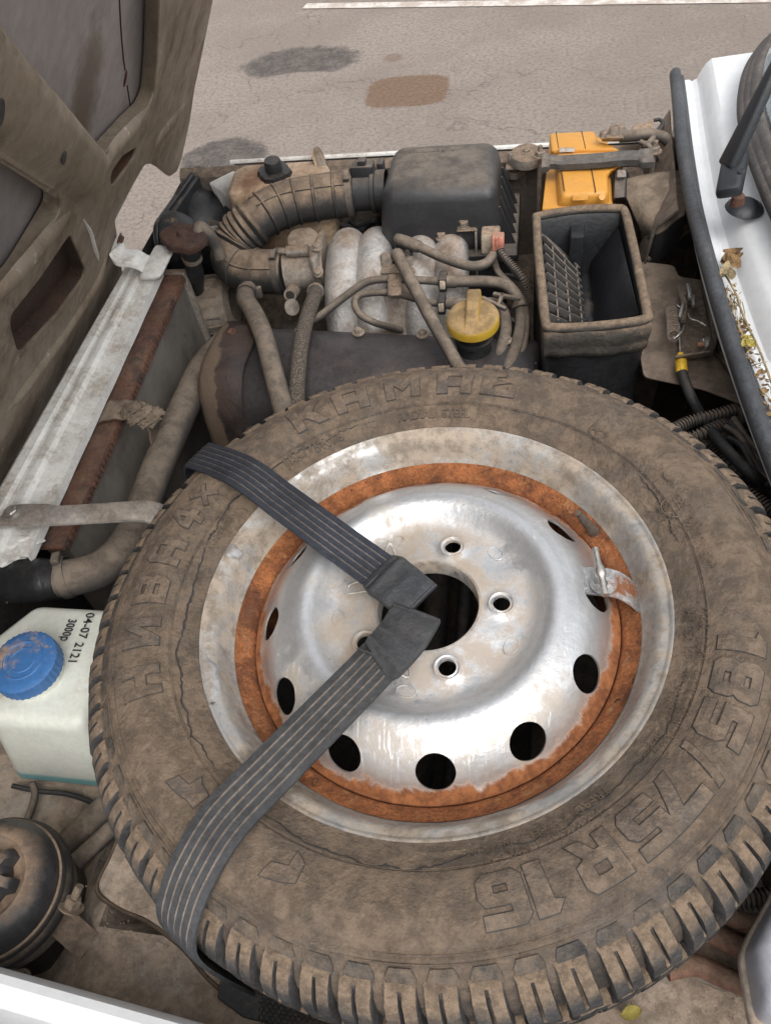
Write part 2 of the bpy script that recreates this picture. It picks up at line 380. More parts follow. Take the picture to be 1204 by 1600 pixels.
# wheel paint
def wheel_extra(t, col, rg, mt):
    o = t.objco(); x, y, z = t.sep(o)
    r = t.ma('SQRT', t.ma('ADD', t.ma('MULTIPLY', x, x), t.ma('MULTIPLY', y, y)))
    nz = t.noise(22, 7, .7, .5)
    # rust bleeding in from the welded edge, stronger on one side
    e = t.ma('ADD', r, t.ma('MULTIPLY', t.ma('SUBTRACT', nz, .5), .032))
    e = t.ma('SUBTRACT', e, t.ma('MULTIPLY', y, .03))
    e = t.ma('ADD', e, t.ma('MULTIPLY', t.ma('MAXIMUM', x, 0.), .012))
    k = t.mr(e, .1715, .1765)
    rc = t.mix(t.mr(t.noise(90, 6, .7), .35, .65), (.16, .055, .02), (.33, .125, .045))
    st = t.mr(e, .162, .176)
    col = t.mix(t.ma('MULTIPLY', st, .45), col, (.46, .27, .13))
    col = t.mix(k, col, rc); rg = t.mixf(k, rg, .9); mt = t.mixf(k, mt, 0.)
    # dusty hub face and scuffed patch with light scratches
    hubd = t.ma('MULTIPLY', t.mr(r, .112, .088), t.mr(t.noise(28, 8, .75, off=2.), .40, .56))
    col = t.mix(t.ma('MULTIPLY', hubd, .75), col, (.36, .285, .215)); rg = t.mixf(hubd, rg, .8); mt = t.mixf(t.ma('MULTIPLY', hubd, .8), mt, 0.)
    sc_m = t.ma('MULTIPLY', t.mr(r, .118, .132), t.mr(r, .172, .150)); sc_m = t.ma('MULTIPLY', sc_m, t.mr(y, -.02, -.09))
    film = t.ma('MULTIPLY', sc_m, t.mr(t.noise(20, 6, .7, off=9.), .42, .60))
    col = t.mix(t.ma('MULTIPLY', film, .7), col, (.37, .305, .24)); mt = t.mixf(t.ma('MULTIPLY', film, .7), mt, 0.)
    scr = t.ma('MULTIPLY', film, t.mr(t.noise(55, 3, .5, .3, vec=o, sc3=(6, .55, 1)), .60, .63))
    col = t.mix(scr, col, (.74, .74, .73))
    # chips
    c = t.mr(t.noise(170, 3, .5, off=5.), .735, .75)
    band = t.mr(t.ma('ABSOLUTE', t.ma('SUBTRACT', r, .112)), .02, .0)
    c = t.ma('MULTIPLY', c, t.ma('ADD', t.ma('MULTIPLY', band, .9), .1))
    col = t.mix(c, col, (.05, .04, .035)); mt = t.mixf(c, mt, 0.)
    return col, rg, mt
m_wheel = mk('silver_wheel_paint', (.60, .605, .615), .34, .72, .36, dcol=(.36, .30, .24), dscale=14, upw=.0, soft=.12, var=.06, layers=[((.42, .38, .33), 7, .60, .07, .6, .3), ((.72, .72, .72), 55, .66, .02, .35, .6)], bump=.14, bscale=60, extra=wheel_extra)
m_flange = mk('dusty_wheel_flange', (.50, .49, .475), .36, .8, .52, dcol=(.31, .255, .20), dscale=9, upw=.0, soft=.12, var=.08, layers=[((.1, .07, .05), 60, .77, .012, .8, 0)], bump=.12, bscale=80)
m_wrust = mk('orange_rust', (.32, .115, .04), .9, 0, .16, dcol=(.36, .22, .13), dscale=14, var=.35, vscale=40,
             layers=[((.13, .045, .02), 22, .56, .09, .9, 0), ((.40, .20, .085), 60, .62, .05, .9, 0), ((.06, .025, .014), 90, .64, .03, .9, 0)], bump=1.0, bscale=180)
m_glass = NT('windscreen_glass'); m_glass.b.inputs['Base Color'].default_value = (.75, .82, .84, 1); m_glass.b.inputs['Roughness'].default_value = .04
m_glass.b.inputs['Transmission Weight'].default_value = .9; m_glass.b.inputs['IOR'].default_value = 1.45; m_glass = m_glass.m
m_dash = mk('dashboard', (.035, .045, .055), .6, 0, .3, dcol=(.12, .11, .10), bump=.1)
# radiator core: fine fins
t = NT('radiator_fins')
wv = t.n('TexWave'); wv.wave_type = 'BANDS'; wv.bands_direction = 'Z'; wv.inputs['Scale'].default_value = 260; wv.inputs['Distortion'].default_value = 1.2; t.l(t.pos, wv.inputs['Vector'])
k = t.mr(t.noise(9, 6, .7), .35, .7)
c = t.mix(k, (.20, .18, .155), (.10, .085, .072)); c = t.mix(t.mr(t.noise(40, 5, .6, sc3=(1, 1, .12)), .68, .72), c, (.05, .045, .04))
t.l(c, t.b.inputs['Base Color']); t.b.inputs['Roughness'].default_value = .75; t.b.inputs['Metallic'].default_value = .2
t.l(t.bump(wv.outputs['Fac'], .5, .002), t.b.inputs['Normal']); m_core = t.m
# braided hose
t = NT('braided_hose'); o = t.objco()
v1 = t.n('TexVoronoi'); v1.inputs['Scale'].default_value = 430; t.l(t.pos, v1.inputs['Vector'])
c = t.mix(t.mr(v1.outputs['Distance'], .2, .6), (.20, .165, .13), (.075, .06, .048))
t.l(c, t.b.inputs['Base Color']); t.b.inputs['Roughness'].default_value = .85; t.l(t.bump(v1.outputs['Distance'], .8, -.002), t.b.inputs['Normal']); m_braid = t.m
# asphalt with damp and rusty patches
t = NT('asphalt')
big = t.noise(.9, 6, .65, .3); fine = t.noise(55, 8, .75); mid = t.noise(7, 7, .7)
c = t.mix(t.mr(big, .38, .62), (.355, .292, .248), (.445, .372, .32))
c = t.mix(t.mr(mid, .55, .75), c, (.32, .268, .23))
c = t.mix(t.mr(fine, .40, .54), (.285, .24, .21), c)
c = t.mix(t.mr(t.noise(24, 8, .8, off=3.), .58, .70), c, (.52, .455, .40))
vo = t.n('TexVoronoi'); vo.feature = 'DISTANCE_TO_EDGE'; vo.inputs['Scale'].default_value = 1.1; vo.inputs['Randomness'].default_value = 1
mpv = t.n('VectorMath'); mpv.operation = 'ADD'; t.l(t.pos, mpv.inputs[0]); nzc = t.n('TexNoise'); nzc.inputs['Scale'].default_value = 3.; nzc.inputs['Detail'].default_value = 6; t.l(t.pos, nzc.inputs['Vector']); t.l(nzc.outputs['Color'], mpv.inputs[1]); t.l(mpv.outputs[0], vo.inputs['Vector'])
crkm = t.ma('MULTIPLY', t.mr(vo.outputs['Distance'], .012, .003), t.mr(t.noise(1.7, 4, .6, off=50.), .46, .60))
c = t.mix(t.ma('MULTIPLY', crkm, .4), c, (.09, .075, .065))
c = t.mix(t.mr(t.noise(130, 3, .6, off=8.), .70, .76), c, (.66, .60, .54))
c = t.mix(t.mr(t.noise(38, 4, .6, off=18.), .71, .77), c, (.14, .12, .105))
x, y, z = t.sep(t.pos)
def blob(t, cx, cy, rx, ry, amp=.8, sc=5, soft=.12, pw=2):
    a = t.ma('POWER', t.ma('ABSOLUTE', t.ma('DIVIDE', t.ma('SUBTRACT', x, cx), rx)), float(pw))
    b = t.ma('POWER', t.ma('ABSOLUTE', t.ma('DIVIDE', t.ma('SUBTRACT', y, cy), ry)), float(pw))
    d = t.ma('ADD', t.ma('ADD', a, b), t.ma('MULTIPLY', t.ma('SUBTRACT', t.noise(sc, 7, .7), .5), amp * 2))
    return t.mr(d, 1 + soft, 1 - soft)
b0 = P(470, 97, 0); b1 = P(350, 245, 0); b2 = P(636, 142, 0); b3 = P(450, 122, 0)
damp = blob(t, b0.x, b0.y, .31, .19, .75, 11, .30)
cut = blob(t, b3.x + .05, b3.y - .04, .24, .10, .6, 8, .2)
damp = t.ma('MULTIPLY', damp, t.ma('SUBTRACT', 1., cut))
damp = t.ma('MAXIMUM', damp, blob(t, b1.x, b1.y, .2, .17, .55, 12, .25))
dampc = t.mix(t.mr(fine, .3, .7), (.07, .061, .056), (.145, .126, .115))
c = t.mix(t.ma('MULTIPLY', damp, t.mr(t.noise(14, 7, .75, off=71.), .3, .62, .55, .95)), c, dampc)
sand = blob(t, b2.x, b2.y, .195, .165, .38, 14, .3, 4)
c = t.mix(t.ma('MULTIPLY', sand, .85), c, t.mix(t.mr(fine, .3, .7), (.17, .095, .055), (.31, .19, .115)))
b4 = P(614, 90, 0); c = t.mix(t.ma('MULTIPLY', blob(t, b4.x, b4.y, .05, .05, .5, 12, .5), .5), c, (.22, .13, .08))
t.l(c, t.b.inputs['Base Color']); t.b.inputs['Roughness'].default_value = .9
t.l(t.bump(t.ma('ADD', fine, t.ma('MULTIPLY', t.noise(160, 5, .7), .7)), 1., .02), t.b.inputs['Normal']); m_asph = t.m
t = NT('road_paint')
k = t.mr(t.noise(9, 9, .75), .44, .56); k = t.ma('MAXIMUM', k, t.mr(t.noise(60, 4, .7), .6, .7))
t.l(t.mix(k, (.58, .54, .50), (.41, .345, .295)), t.b.inputs['Base Color']); t.b.inputs['Roughness'].default_value = .8; m_line = t.m

# ================================================================== ground
g = mesh('ground', [(-150, -100, 0), (150, -100, 0), (150, 250, 0), (-150, 250, 0)], [(0, 1, 2, 3)], m_asph, None, None); tag(g, kind='structure', label='pale worn asphalt with damp and sandy patches')
a, b = P(500, 10, 0), P(1145, 1, 0); d = (b - a).normalized(); nn = V((-d.y, d.x, 0)) * .04
l0, l1 = a - d * .1, b + d * 3
mesh('parking_line', [l0 - nn + V((0, 0, .004)), l1 - nn + V((0, 0, .004)), l1 + nn + V((0, 0, .004)), l0 + nn + V((0, 0, .004))], [(0, 1, 2, 3)], m_line, None, None)
tag(bpy.data.objects['parking_line'], 'worn white painted parking line on the asphalt', kind='structure')
# pebbles
pb = bmesh.new()
for i in range(110):
    px, py = random.uniform(250, 1204), random.uniform(0, 330)
    p = P(px, py, 0); s = random.uniform(.002, .0048)
    q = bmesh.ops.create_icosphere(pb, subdivisions=1, radius=s)
    for v in q['verts']: v.co = V((v.co.x * random.uniform(.8, 1.3), v.co.y, v.co.z * .6)) + p + V((0, 0, s * .3))
o = bmo('gravel', pb, mk('grit', (.36, .32, .28), .9, 0, 0, var=.4, vscale=3, bump=.2), None, 60); tag(o, 'loose grit scattered on the asphalt', kind='stuff')

# ================================================================== car body
car = thing('car', 'white off-road car with its bonnet propped open and spare wheel under it', 'car', (-.2, .65, 0))
def lerp(a, b, t): return a + (b - a) * t
def interp(tab, v):
    tab = sorted(tab)
    if v <= tab[0][0]: return tab[0][1]
    for (a, x), (b, y) in zip(tab[:-1], tab[1:]):
        if v <= b: return x + (y - x) * (v - a) / (b - a)
    return tab[-1][1]
# seal line along the cowl, x as a function of y
SEAL = [(-.16, .40), (0, .345), (.2, .295), (.4, .262), (.567, .240), (.622, .234), (.736, .223), (.871, .215), (1.019, .211), (1.197, .216), (1.427, .227)]
ys = [-.16 + i * (1.427 + .16) / 40 for i in range(41)]
def sx(y): return (interp(SEAL, y - .04) + interp(SEAL, y) + interp(SEAL, y + .04)) / 3
# cowl panel
sec = [(.007, .955), (.007, .975), (.010, .988), (.024, .989), (.029, .986), (.036, .990), (.046, 1.013), (.054, 1.020), (.075, 1.026), (.11, 1.034), (.19, 1.04)]
rows = [[V((sx(y) + a + (.010 if y < .7 and a > .02 else 0) + (max(0, y - 1.2) * .25 if a > .06 else 0), y, z)) for a, z in sec] for y in ys]
rows.append([p + V((.01, .035, -.06)) for p in rows[-1]]); rows.append([p + V((.0, .015, -.3)) for p in rows[-1]])
cowl = grid('cowl_panel', rows, m_white, car, .0, 30)
# weather strip clipped to the cowl edge
tube('weather_strip', [V((sx(y), y, .998 + .004 * math.sin(y * 9))) for y in ys[::2]], .0115, m_strip, car, n=12, sub=4, flat=(.8, (0, 0, 1)))
tube('weather_strip', [V((sx(y) + .010, y, .992)) for y in ys[::2]], .006, m_strip, car, n=8, sub=4)
# windscreen: surround seal and glass
wp = [P(1216, 47, 1.06), P(1185, 75, 1.055), P(1162, 110, 1.05), P(1152, 150, 1.05), P(1151, 190, 1.05), P(1161, 235, 1.05), P(1178, 285, 1.05), P(1204, 345, 1.05), P(1250, 440, 1.05), P(1330, 600, 1.05), P(1480, 850, 1.05)]
wp += [V((wp[-1].x + .03, .2, 1.053)), V((wp[-1].x + .10, -.12, 1.055))]
e = V((.72, -.02, .69))
ws = bpy.data.objects.new('windscreen', None); C.objects.link(ws); ws.location = wp[5]; ws.parent = car; ws.matrix_parent_inverse = wm(car).inverted()
wnv = e.cross(V((0, 1, 0))).normalized(); wnv = wnv if wnv.z > 0 else -wnv
m_wseal = mk('windscreen_seal', (.05, .047, .046), .5, 0, .34, dcol=(.14, .118, .105), dscale=20, bump=.2)
rows = []
for p in spline([tuple(p) for p in wp], 6):
    rows.append([V(p) + e * a_ + wnv * h_ for a_, h_ in ((-.003, -.012), (0, .0), (.002, .004), (.007, .0055), (.012, .0052), (.0130, .0047), (.014, .0051), (.021, .0050), (.0222, .0044), (.0234, .0047), (.031, .0040), (.034, .002), (.036, -.002))])
grid('surround_seal', rows, m_wseal, ws, 0, 60)
wf = [V(r) for r in spline([tuple(p + e * .04) for p in wp], 5)]
grid('glass', [[p, p + e * .25, p + e * .55] for p in wf], m_glass, ws, .004, 40)
grid('dashboard', [[p + V((.012, 0, -.014)), p + V((.2, 0, -.03)), p + V((.6, 0, -.05))] for p in wf], m_dash, car, 0, 40)
# wiper
wip = bpy.data.objects.new('wiper', None); C.objects.link(wip); wip.location = P(1150, 325, 1.03); wip.parent = car; wip.matrix_parent_inverse = wm(car).inverted()
def bar(name, A, B, w0, w1, t, mat, par, up=(0, 0, 1), bev=.003, tw=0):
    d = (B - A).normalized(); u = V(up); s = d.cross(u).normalized(); n = s.cross(d)
    return hexa(name, [A - s * w0, A + s * w0, B + s * w1, B - s * w1], [A - s * w0 * .8 + n * t, A + s * w0 * .8 + n * t, B + s * w1 * .8 + n * t, B - s * w1 * .8 + n * t], mat, par, bev, 2)
m_wip = mk('wiper_black', (.022, .024, .028), .45, 0, .05, dcol=(.08, .075, .07), var=.1, bump=.12, bscale=300)
A, B = P(1140, 262, 1.075), P(1230, 78, 1.19)
bar('arm', A, B, .017, .007, .012, m_wip, wip, (-.45, 0, .9), .004)
A, B = P(1138, 312, 1.055), P(1150, 250, 1.074)
bar('head', A, B, .0165, .017, .018, m_wip, wip, (-.3, 0, .95), .006)
lathe('rivet', [(0, .003), (.004, .002), (.005, 0)], m_wip, wip, P(1157, 268, 1.092), (-.3, -.2, .9), 16)
lathe('pivot_nut', [(0, .016), (.007, .016), (.008, .012), (.0085, 0)], m_rust, wip, P(1150, 322, 1.035), (-.1, -.2, 1), 18)
lathe('pivot_cover', [(0, .008), (.006, .010), (.014, .009), (.022, .004), (.024, 0), (.022, -.002)], m_wip, wip, P(1162, 326, 1.03), (.1, 0, 1), 28)
# fenders
def extr(name, sec, x0, x1, mat, n=12, par=car, curve=None):
    rows = [[V((lerp(x0, x1, i / n), y + (curve(lerp(x0, x1, i / n)) if curve else 0), z)) for y, z in sec] for i in range(n + 1)]
    return grid(name, rows, mat, par, 0, 28)
extr('fender', [(.047, .80), (.044, .955), (.040, .968), (.034, .972), (.020, .973), (.014, .977), (.006, .988), (-.01, .993), (-.09, .99), (-.13, .97), (-.155, .90), (-.165, .6), (-.16, .25)], -.85, .30, m_white, curve=lambda x: -(x + .37) * .09)
extr('fender', [(1.3425, .929), (1.3435, .9325), (1.346, .934), (1.350, .933), (1.375, .90), (1.43, .72), (1.45, .25)], -.56, .40, m_whited)
# flank of the far fender lip is dusty on its inner side
extr('inner_fender', [(1.06, .30), (1.13, .50), (1.24, .66), (1.31, .74), (1.318, .86), (1.324, .915), (1.330, .922), (1.3415, .926)], -.66, .40, m_dusty)
# near inner fender shelf (wheel arch top)
rows = []
for i in range(30):
    x = -.78 + i * 1.13 / 29; r = []
    for y in (-.03, .02, .06, .10, .14, .18, .22, .26, .30, .33, .345, .35):
        t_ = min(1, max(0, (x + .47) / .07)); t_ = t_ * t_ * (3 - 2 * t_)
        z = lerp(.742, .813, t_) + .004 * math.sin(x * 17 + y * 31)
        ye = lerp(.31, .115, min(1, max(0, (x + .43) / .05))) + .09 * min(1, max(0, (x - .06) / .05)); z -= max(0, y - ye) * 6 if y - ye < .05 else .3
        if y < .03: z += .012
        r.append(V((x, y, z)))
    rows.append(r)
grid('inner_fender', rows, m_floor, car, 0, 60)
# a raised reinforcement patch on the shelf
pl = [P(a, b, .815) for a, b in ((188, 1305), (152, 1388), (185, 1420), (230, 1440), (290, 1490), (345, 1545), (420, 1545), (420, 1330))]
plate('reinforcement_patch', [[(p.x, p.y) for p in pl]], M.Translation((0, 0, .812)), .007, m_floor, car, .002, rnd=.01)
m_sealt = mk('dark_seam_sealer', (.07, .05, .036), .8, 0, .3, dcol=(.16, .115, .08), bump=.4)
tube('seam_sealer', [P(a + random.uniform(-3, 3), b_ + random.uniform(-3, 3), .818) for a, b_ in ((186, 1300), (170, 1345), (154, 1388), (185, 1418), (230, 1438), (262, 1462), (290, 1488), (320, 1520), (345, 1545), (375, 1570))], .0022, m_sealt, car, n=8, sub=5)
cb_ = bmesh.new()
for i in range(420):
    px, py = (random.gauss(215, 60), random.gauss(1490, 45)) if i % 3 else (random.uniform(930, 1160), random.uniform(1500, 1600))
    p = P(px, py, .816); q = bmesh.ops.create_icosphere(cb_, subdivisions=1, radius=random.uniform(.0003, .0010))
    for v in q['verts']: v.co = V((v.co.x * random.uniform(.7, 1.5), v.co.y * random.uniform(.7, 1.5), v.co.z * .7)) + p
tag(bmo('dirt_crumbs', cb_, m_floor, car, 60), kind='stuff')
# bulkhead under the cowl
rows = [[V((sx(y) + .005, y, .984)), V((sx(y) + .008, y, .962)), V((sx(y) + .06, y, .950)), V((sx(y) + .10, y, .93)), V((sx(y) + .11, y, .80)), V((sx(y) + .04, y, .6)), V((sx(y) - .02, y, .3))] for y in ys]
grid('bulkhead', rows, m_dusty, car, 0, 50)
mesh('engine_bay_floor', [(-.7, .0, .33), (.3, .0, .33), (.3, 1.3, .33), (-.7, 1.3, .33)], [(0, 1, 2, 3)], m_dark, car, None)
rows = [[V((-.668, y, .90)), V((-.672, y, .6)), V((-.66, y, .3))] for y in [-.1 + i * .15 for i in range(11)]]
grid('front_bulkhead', rows, m_dark, car, 0)
# slam panel above the radiator
secs = [(0, .80), (.004, .905), (.008, .919), (.014, .922), (.030, .922), (.034, .917), (.040, .916), (.043, .9175), (.047, .9235), (.054, .9245), (.060, .9235), (.064, .9165), (.080, .915), (1, .914), (1, .900)]
rows = []
for i in range(41):
    y = lerp(.455, 1.035, i / 40); xl = -.668; xr_ = lerp(P(81, 786, .915).x, P(244, 435, .915).x, (y - P(81, 786, .915).y) / (P(244, 435, .915).y - P(81, 786, .915).y))
    f = min(1, (xr_ + .668) / .10)
    rows.append([V((xl + a * f if a < 1 else xr_, y, z + .0004 * math.sin(y * 60 + a * 90) * (a > .07))) for a, z in secs])
grid('slam_panel', rows, m_whited, car, 0, 30)
# hinge catch end of the slam panel (raised, chipped paint)
hexa('slam_panel_end', [P(214, 440, .90), P(252, 440, .90), P(262, 405, .90), P(240, 392, .90)], [P(214, 436, .93), P(250, 436, .93), P(276, 385, .945), P(244, 380, .945)], m_whited, car, .008, 3)
# lower end of the slam panel: muddy clump of sealant
bm = bmesh.new(); bmesh.ops.create_icosphere(bm, subdivisions=4, radius=1)
c0 = P(12, 850, .905)
for v in bm.verts:
    q = v.co.copy(); k = 1 + .25 * math.sin(q.x * 7 + q.y * 3) * math.sin(q.y * 9 + q.z * 5); v.co = c0 + V((q.x * .04 * k, q.y * .03 * k, q.z * .012 * k))
bmo('sealant_lump', bm, m_whited, car, 80)

# ================================================================== bonnet
HA = R_(58.4); HD = V((math.cos(HA), 0, math.sin(HA))); H0 = V((-.672, 0, .945)); HN = HD.cross(V((0, 1, 0))).normalized()
if HN.x < 0: HN = -HN                                            # towards the engine bay
def hp(px, py, off=0.): q = PP(px, py, H0 + HN * off, HN); return (q.y, (q - H0).dot(HD))
def hfr(off): o = H0 + HN * off; return M(((0, HD.x, HN.x, o.x), (1, HD.y, HN.y, o.y), (0, HD.z, HN.z, o.z), (0, 0, 0, 1)))
# the frame above has x=Y axis, y=HD, z=HN ; check handedness
hood = bpy.data.objects.new('bonnet', None); C.objects.link(hood); hood.location = H0 + V((0, .65, 0)); hood.parent = car; hood.matrix_parent_inverse = wm(car).inverted()
def hpl(l, off=0.): return [hp(a, b, off) for a, b in l]
far = hpl([(333, 0), (318, 75), (304, 140), (297, 190), (284, 248), (277, 268), (266, 276), (252, 264), (236, 256), (226, 258), (205, 295), (180, 334), (181, 352), (184, 372), (192, 427), (122, 555), (0, 766)])
outer = [(.10, .80), (1.30, .80), (1.335, .55)] + far + [(.3, far[-1][1]), (.10, far[-1][1])]
OA = hpl([(250, 0), (246, 100), (241, 148), (233, 168), (205, 196), (168, 236), (152, 245), (138, 238), (0, 112)]) + [(.28, .62), (.3, .72), (.95, .72)]
OB = hpl([(0, 246), (66, 288), (94, 302), (97, 326), (84, 350), (42, 420), (0, 468)]) + [(.46, .20), (.42, .30), (.44, .44)]
OC = hpl([(110, 366), (134, 420), (132, 432), (92, 488), (34, 550), (27, 545), (17, 508), (18, 492), (60, 440)])
OD = hpl([(214, 230), (211, 244), (194, 268), (177, 290), (173, 285), (175, 268), (192, 244)])
plate('inner_frame', [outer, OA, OB, OC, OD], hfr(-.004), .004, m_hood, hood, .0018, 30, rnd=.012)
# outer skin behind the frame
so_ = [(.05, .82), (1.33, .82), (1.36, .55)] + [(a - .012, b) for a, b in far[:5]] + [(1.30, .05), (1.1, .0), (.95, .0), (.5, .0), (.05, .0)]
plate('outer_skin', [so_], hfr(-.028), .003, m_skin, hood, .001, 30)
plate('outer_paint', [[(a, b) for a, b in so_]], hfr(-.0315), .003, m_white, hood, .001, 30)
m_cav = mk('shaded_rusty_cavity', (.055, .033, .022), .8, 0, .1, dcol=(.09, .06, .04), layers=[((.09, .035, .018), 7, .55, .08, .9, 0)], bump=.4)  # rusty brown, darkened to carry the shade inside the closed cavity
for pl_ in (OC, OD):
    c_ = (sum(p[0] for p in pl_) / len(pl_), sum(p[1] for p in pl_) / len(pl_)); plate('cavity_shade_plate', [[(lerp(c_[0], p[0], 1.5), lerp(c_[1], p[1], 1.5)) for p in pl_]], hfr(-.0245), .002, m_cav, hood, .0005)  # added backing plates, their dark colour standing in for cavity shade
# flanged walls of the openings: the frame turned down towards the skin
def wall(poly, d0, d1, inset, mat):
    n = len(poly); c = V((sum(p[0] for p in poly) / n, sum(p[1] for p in poly) / n))
    pr = roundpoly(poly, .012)
    top = [hfr(d0) @ V((p[0], p[1], 0)) for p in pr]
    bot = []
    for p in pr:
        q = V(p); q = q + (c - q).normalized() * inset; bot.append(hfr(d1) @ V((q.x, q.y, 0)))
    m = len(pr); return mesh('opening_flange', top + bot, [(i, (i + 1) % m, m + (i + 1) % m, m + i) for i in range(m)], mat, hood, 40)
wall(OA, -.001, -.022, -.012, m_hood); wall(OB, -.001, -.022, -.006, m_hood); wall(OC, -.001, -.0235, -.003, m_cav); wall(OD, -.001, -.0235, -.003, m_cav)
mesh('edge_flange', [hfr(d) @ V((p[0], p[1], 0)) for d in (-.002, -.012) for p in far], [(i, i + 1, len(far) + i + 1, len(far) + i) for i in range(len(far) - 1)], m_hood, hood, 30)
# hat-section rib crossing the frame and the raised webs
def hrib(name, pts, prof, off=0., mat=m_hood, taper=True):
    """ribbed beam along pts (plane coords), prof = [(side, height)]"""
    rows = []
    sp = spline([(a, b) for a, b in pts], 6)
    for i, p in enumerate(sp):
        a = V(sp[max(0, i - 1)]); b = V(sp[min(len(sp) - 1, i + 1)]); d = (b - a).normalized(); s = V((-d.y, d.x))
        e_ = min(1, min(i, len(sp) - 1 - i) / 5 + .0) if taper else 1
        rows.append([hfr(off) @ V((p[0] + s.x * k * (.4 + .6 * e_), p[1] + s.y * k * (.4 + .6 * e_), (h + .003) * e_ - .003)) for k, h in prof])
    return grid(name, rows, mat, hood, .0, 50)
hrib('stiffening_rib', hpl([(-80, 95), (0, 172), (60, 222), (112, 268), (140, 292)]), [(.047, -.003), (.045, .004), (.038, .012), (.028, .014), (.006, .013), (-.006, .011), (-.020, .003), (-.030, -.002), (-.034, -.004)], taper=False)
hrib('stiffening_rib', hpl([(236, 172), (204, 206), (174, 240), (156, 280), (150, 330)]), [(.014, -.003), (.011, .003), (.005, .006), (-.005, .006), (-.011, .003), (-.014, -.003)])
hrib('stiffening_rib', hpl([(122, 322), (80, 366), (36, 420), (-30, 495)]), [(.016, -.003), (.011, .003), (.002, .006), (-.009, .003), (-.014, -.003)])
hrib('stiffening_rib', hpl([(172, 385), (152, 440), (108, 512), (44, 600), (0, 660)]), [(.013, -.003), (.009, .003), (.0, .006), (-.009, .003), (-.013, -.003)])
hrib('stiffening_rib', hpl([(300, 150), (270, 190), (250, 215), (240, 245)]), [(.018, -.003), (.012, .002), (.0, .004), (-.012, .002), (-.018, -.003)])
hrib('seam', hpl([(126, 334), (140, 362), (148, 390), (158, 414)]), [(.0025, -.001), (.001, .004), (-.001, .004), (-.0025, -.001)], mat=m_whited)
for c_, r_ in (((101, 247), (.0045, .0075)), ((2, 176), (.006, .011))):
    u, v_ = hp(*c_, .014)
    plate('slot', [[(u + r_[0] * math.cos(a), v_ + r_[1] * math.sin(a)) for a in [2 * math.pi * k / 16 for k in range(16)]]], hfr(.0130), .0016, m_dark, hood, .0003)
# crease and dark-red mark on the skin
sk = -.0245
tube('crease', [hfr(sk) @ V((*hp(a, b, sk), 0)) for a, b in ((186, -20), (189, 40), (193, 90), (196, 110))], .0009, m_dark, hood, n=6)
tube('crease', [hfr(sk) @ V((*hp(a, b, sk), 0)) for a, b in ((199, 134), (203, 160), (207, 192))], .0009, m_dark, hood, n=6)
bm = bmesh.new(); bmesh.ops.create_icosphere(bm, subdivisions=3, radius=1); q0 = hp(196, 123, sk)
for v in bm.verts: k = 1 + .3 * math.sin(v.co.y * 9 + v.co.x * 4); v.co = hfr(sk) @ V((q0[0] + v.co.x * .0035 * k, q0[1] + v.co.y * .012, v.co.z * .0015))
bmo('red_mark', bm, mk('dried_red_wax', (.075, .018, .016), .5, 0, 0, bump=.2), hood, 80)
# hinge arm, white, from the bonnet to the slam panel
hA = [hfr(.006) @ V((*hp(182, 388, .006), 0)), P(190, 400, .955), P(212, 403, .948), P(226, 412, .935), P(228, 425, .915)]
rows = []
for i, p in enumerate(spline([tuple(q) for q in hA], 6)):
    p = V(p); t_ = i / 24; s = V((.15, .95, -.1)).normalized().lerp(V((0, 1, .1)), t_) * lerp(.019, .014, t_)
    rows.append([p - s + V((0, 0, -.006)), p - s, p - s * .9 + V((0, 0, .002)), p + s * .9 + V((0, 0, .002)), p + s, p + s + V((0, 0, -.006))])
grid('hinge', rows, m_whited, hood, .002, 40)
lathe('hinge_pad', [(0, .006), (.016, .006), (.020, .003), (.021, 0)], m_whited, hood, hfr(0) @ V((*hp(180, 385), 0)), HN, 24)
bolt('hinge_bolt', hfr(.006) @ V((*hp(186, 372, .006), 0)), HN, .006, .007, m_rust, hood)

# ================================================================== headlight (seen from behind)
hl = bpy.data.objects.new('headlight', None); C.objects.link(hl); hc = P(296, 312, .86); hl.location = hc; hl.parent = car; hl.matrix_parent_inverse = wm(car).inverted()
fu = V((.0, 1, 0)); fv = V((-.0, 0, 1))
f0, f1 = P(302, 258, .94), P(234, 372, .84)
xc = -.640
fr_ = M(((0, 0, 1, xc), (1, 0, 0, 0), (0, 1, 0, 0), (0, 0, 0, 1)))
ta, tb_ = PX(306, 256, xc), PX(236, 352, xc)
ol = [(ta.y, ta.z), (tb_.y, tb_.z), (tb_.y - .022, tb_.z - .04), (tb_.y - .022, tb_.z - .16), (ta.y, tb_.z - .16), (ta.y + .01, ta.z - .03)]
lc = (sum(p[0] for p in ol) / 6, sum(p[1] for p in ol) / 6)
plate('mounting_flange', [ol], fr_, .010, m_blackp, hl, .003, rnd=.02)
plate('mounting_flange', [[(lerp(p[0], lc[0], .07), lerp(p[1], lc[1], .07)) for p in ol]], M.Translation((.010, 0, 0)) @ fr_, .010, m_blackp, hl, .003, rnd=.02)
hb = V((xc + .018, ta.y - .095, ta.z - .095))
lathe('lamp_bowl', [(.086, -.004), (.084, .008), (.078, .024), (.066, .042), (.050, .055), (.036, .062), (.031, .068), (.030, .080), (0, .080)], m_blackp, hl, hb, (1, .0, .06), 44)
hb2 = V((xc + .020, tb_.y + .030, tb_.z - .050))
m_hlb = mk('headlamp_dusty_plastic', (.03, .03, .032), .45, 0, .3, dcol=(.26, .16, .09), dscale=9, upw=.3, soft=.06, bump=.2)
lathe('lamp_bowl', [(.052, -.004), (.050, .006), (.044, .020), (.034, .034), (.024, .042), (.019, .046), (.018, .060), (0, .060)], m_hlb, hl, hb2, (1, .0, .10), 36)
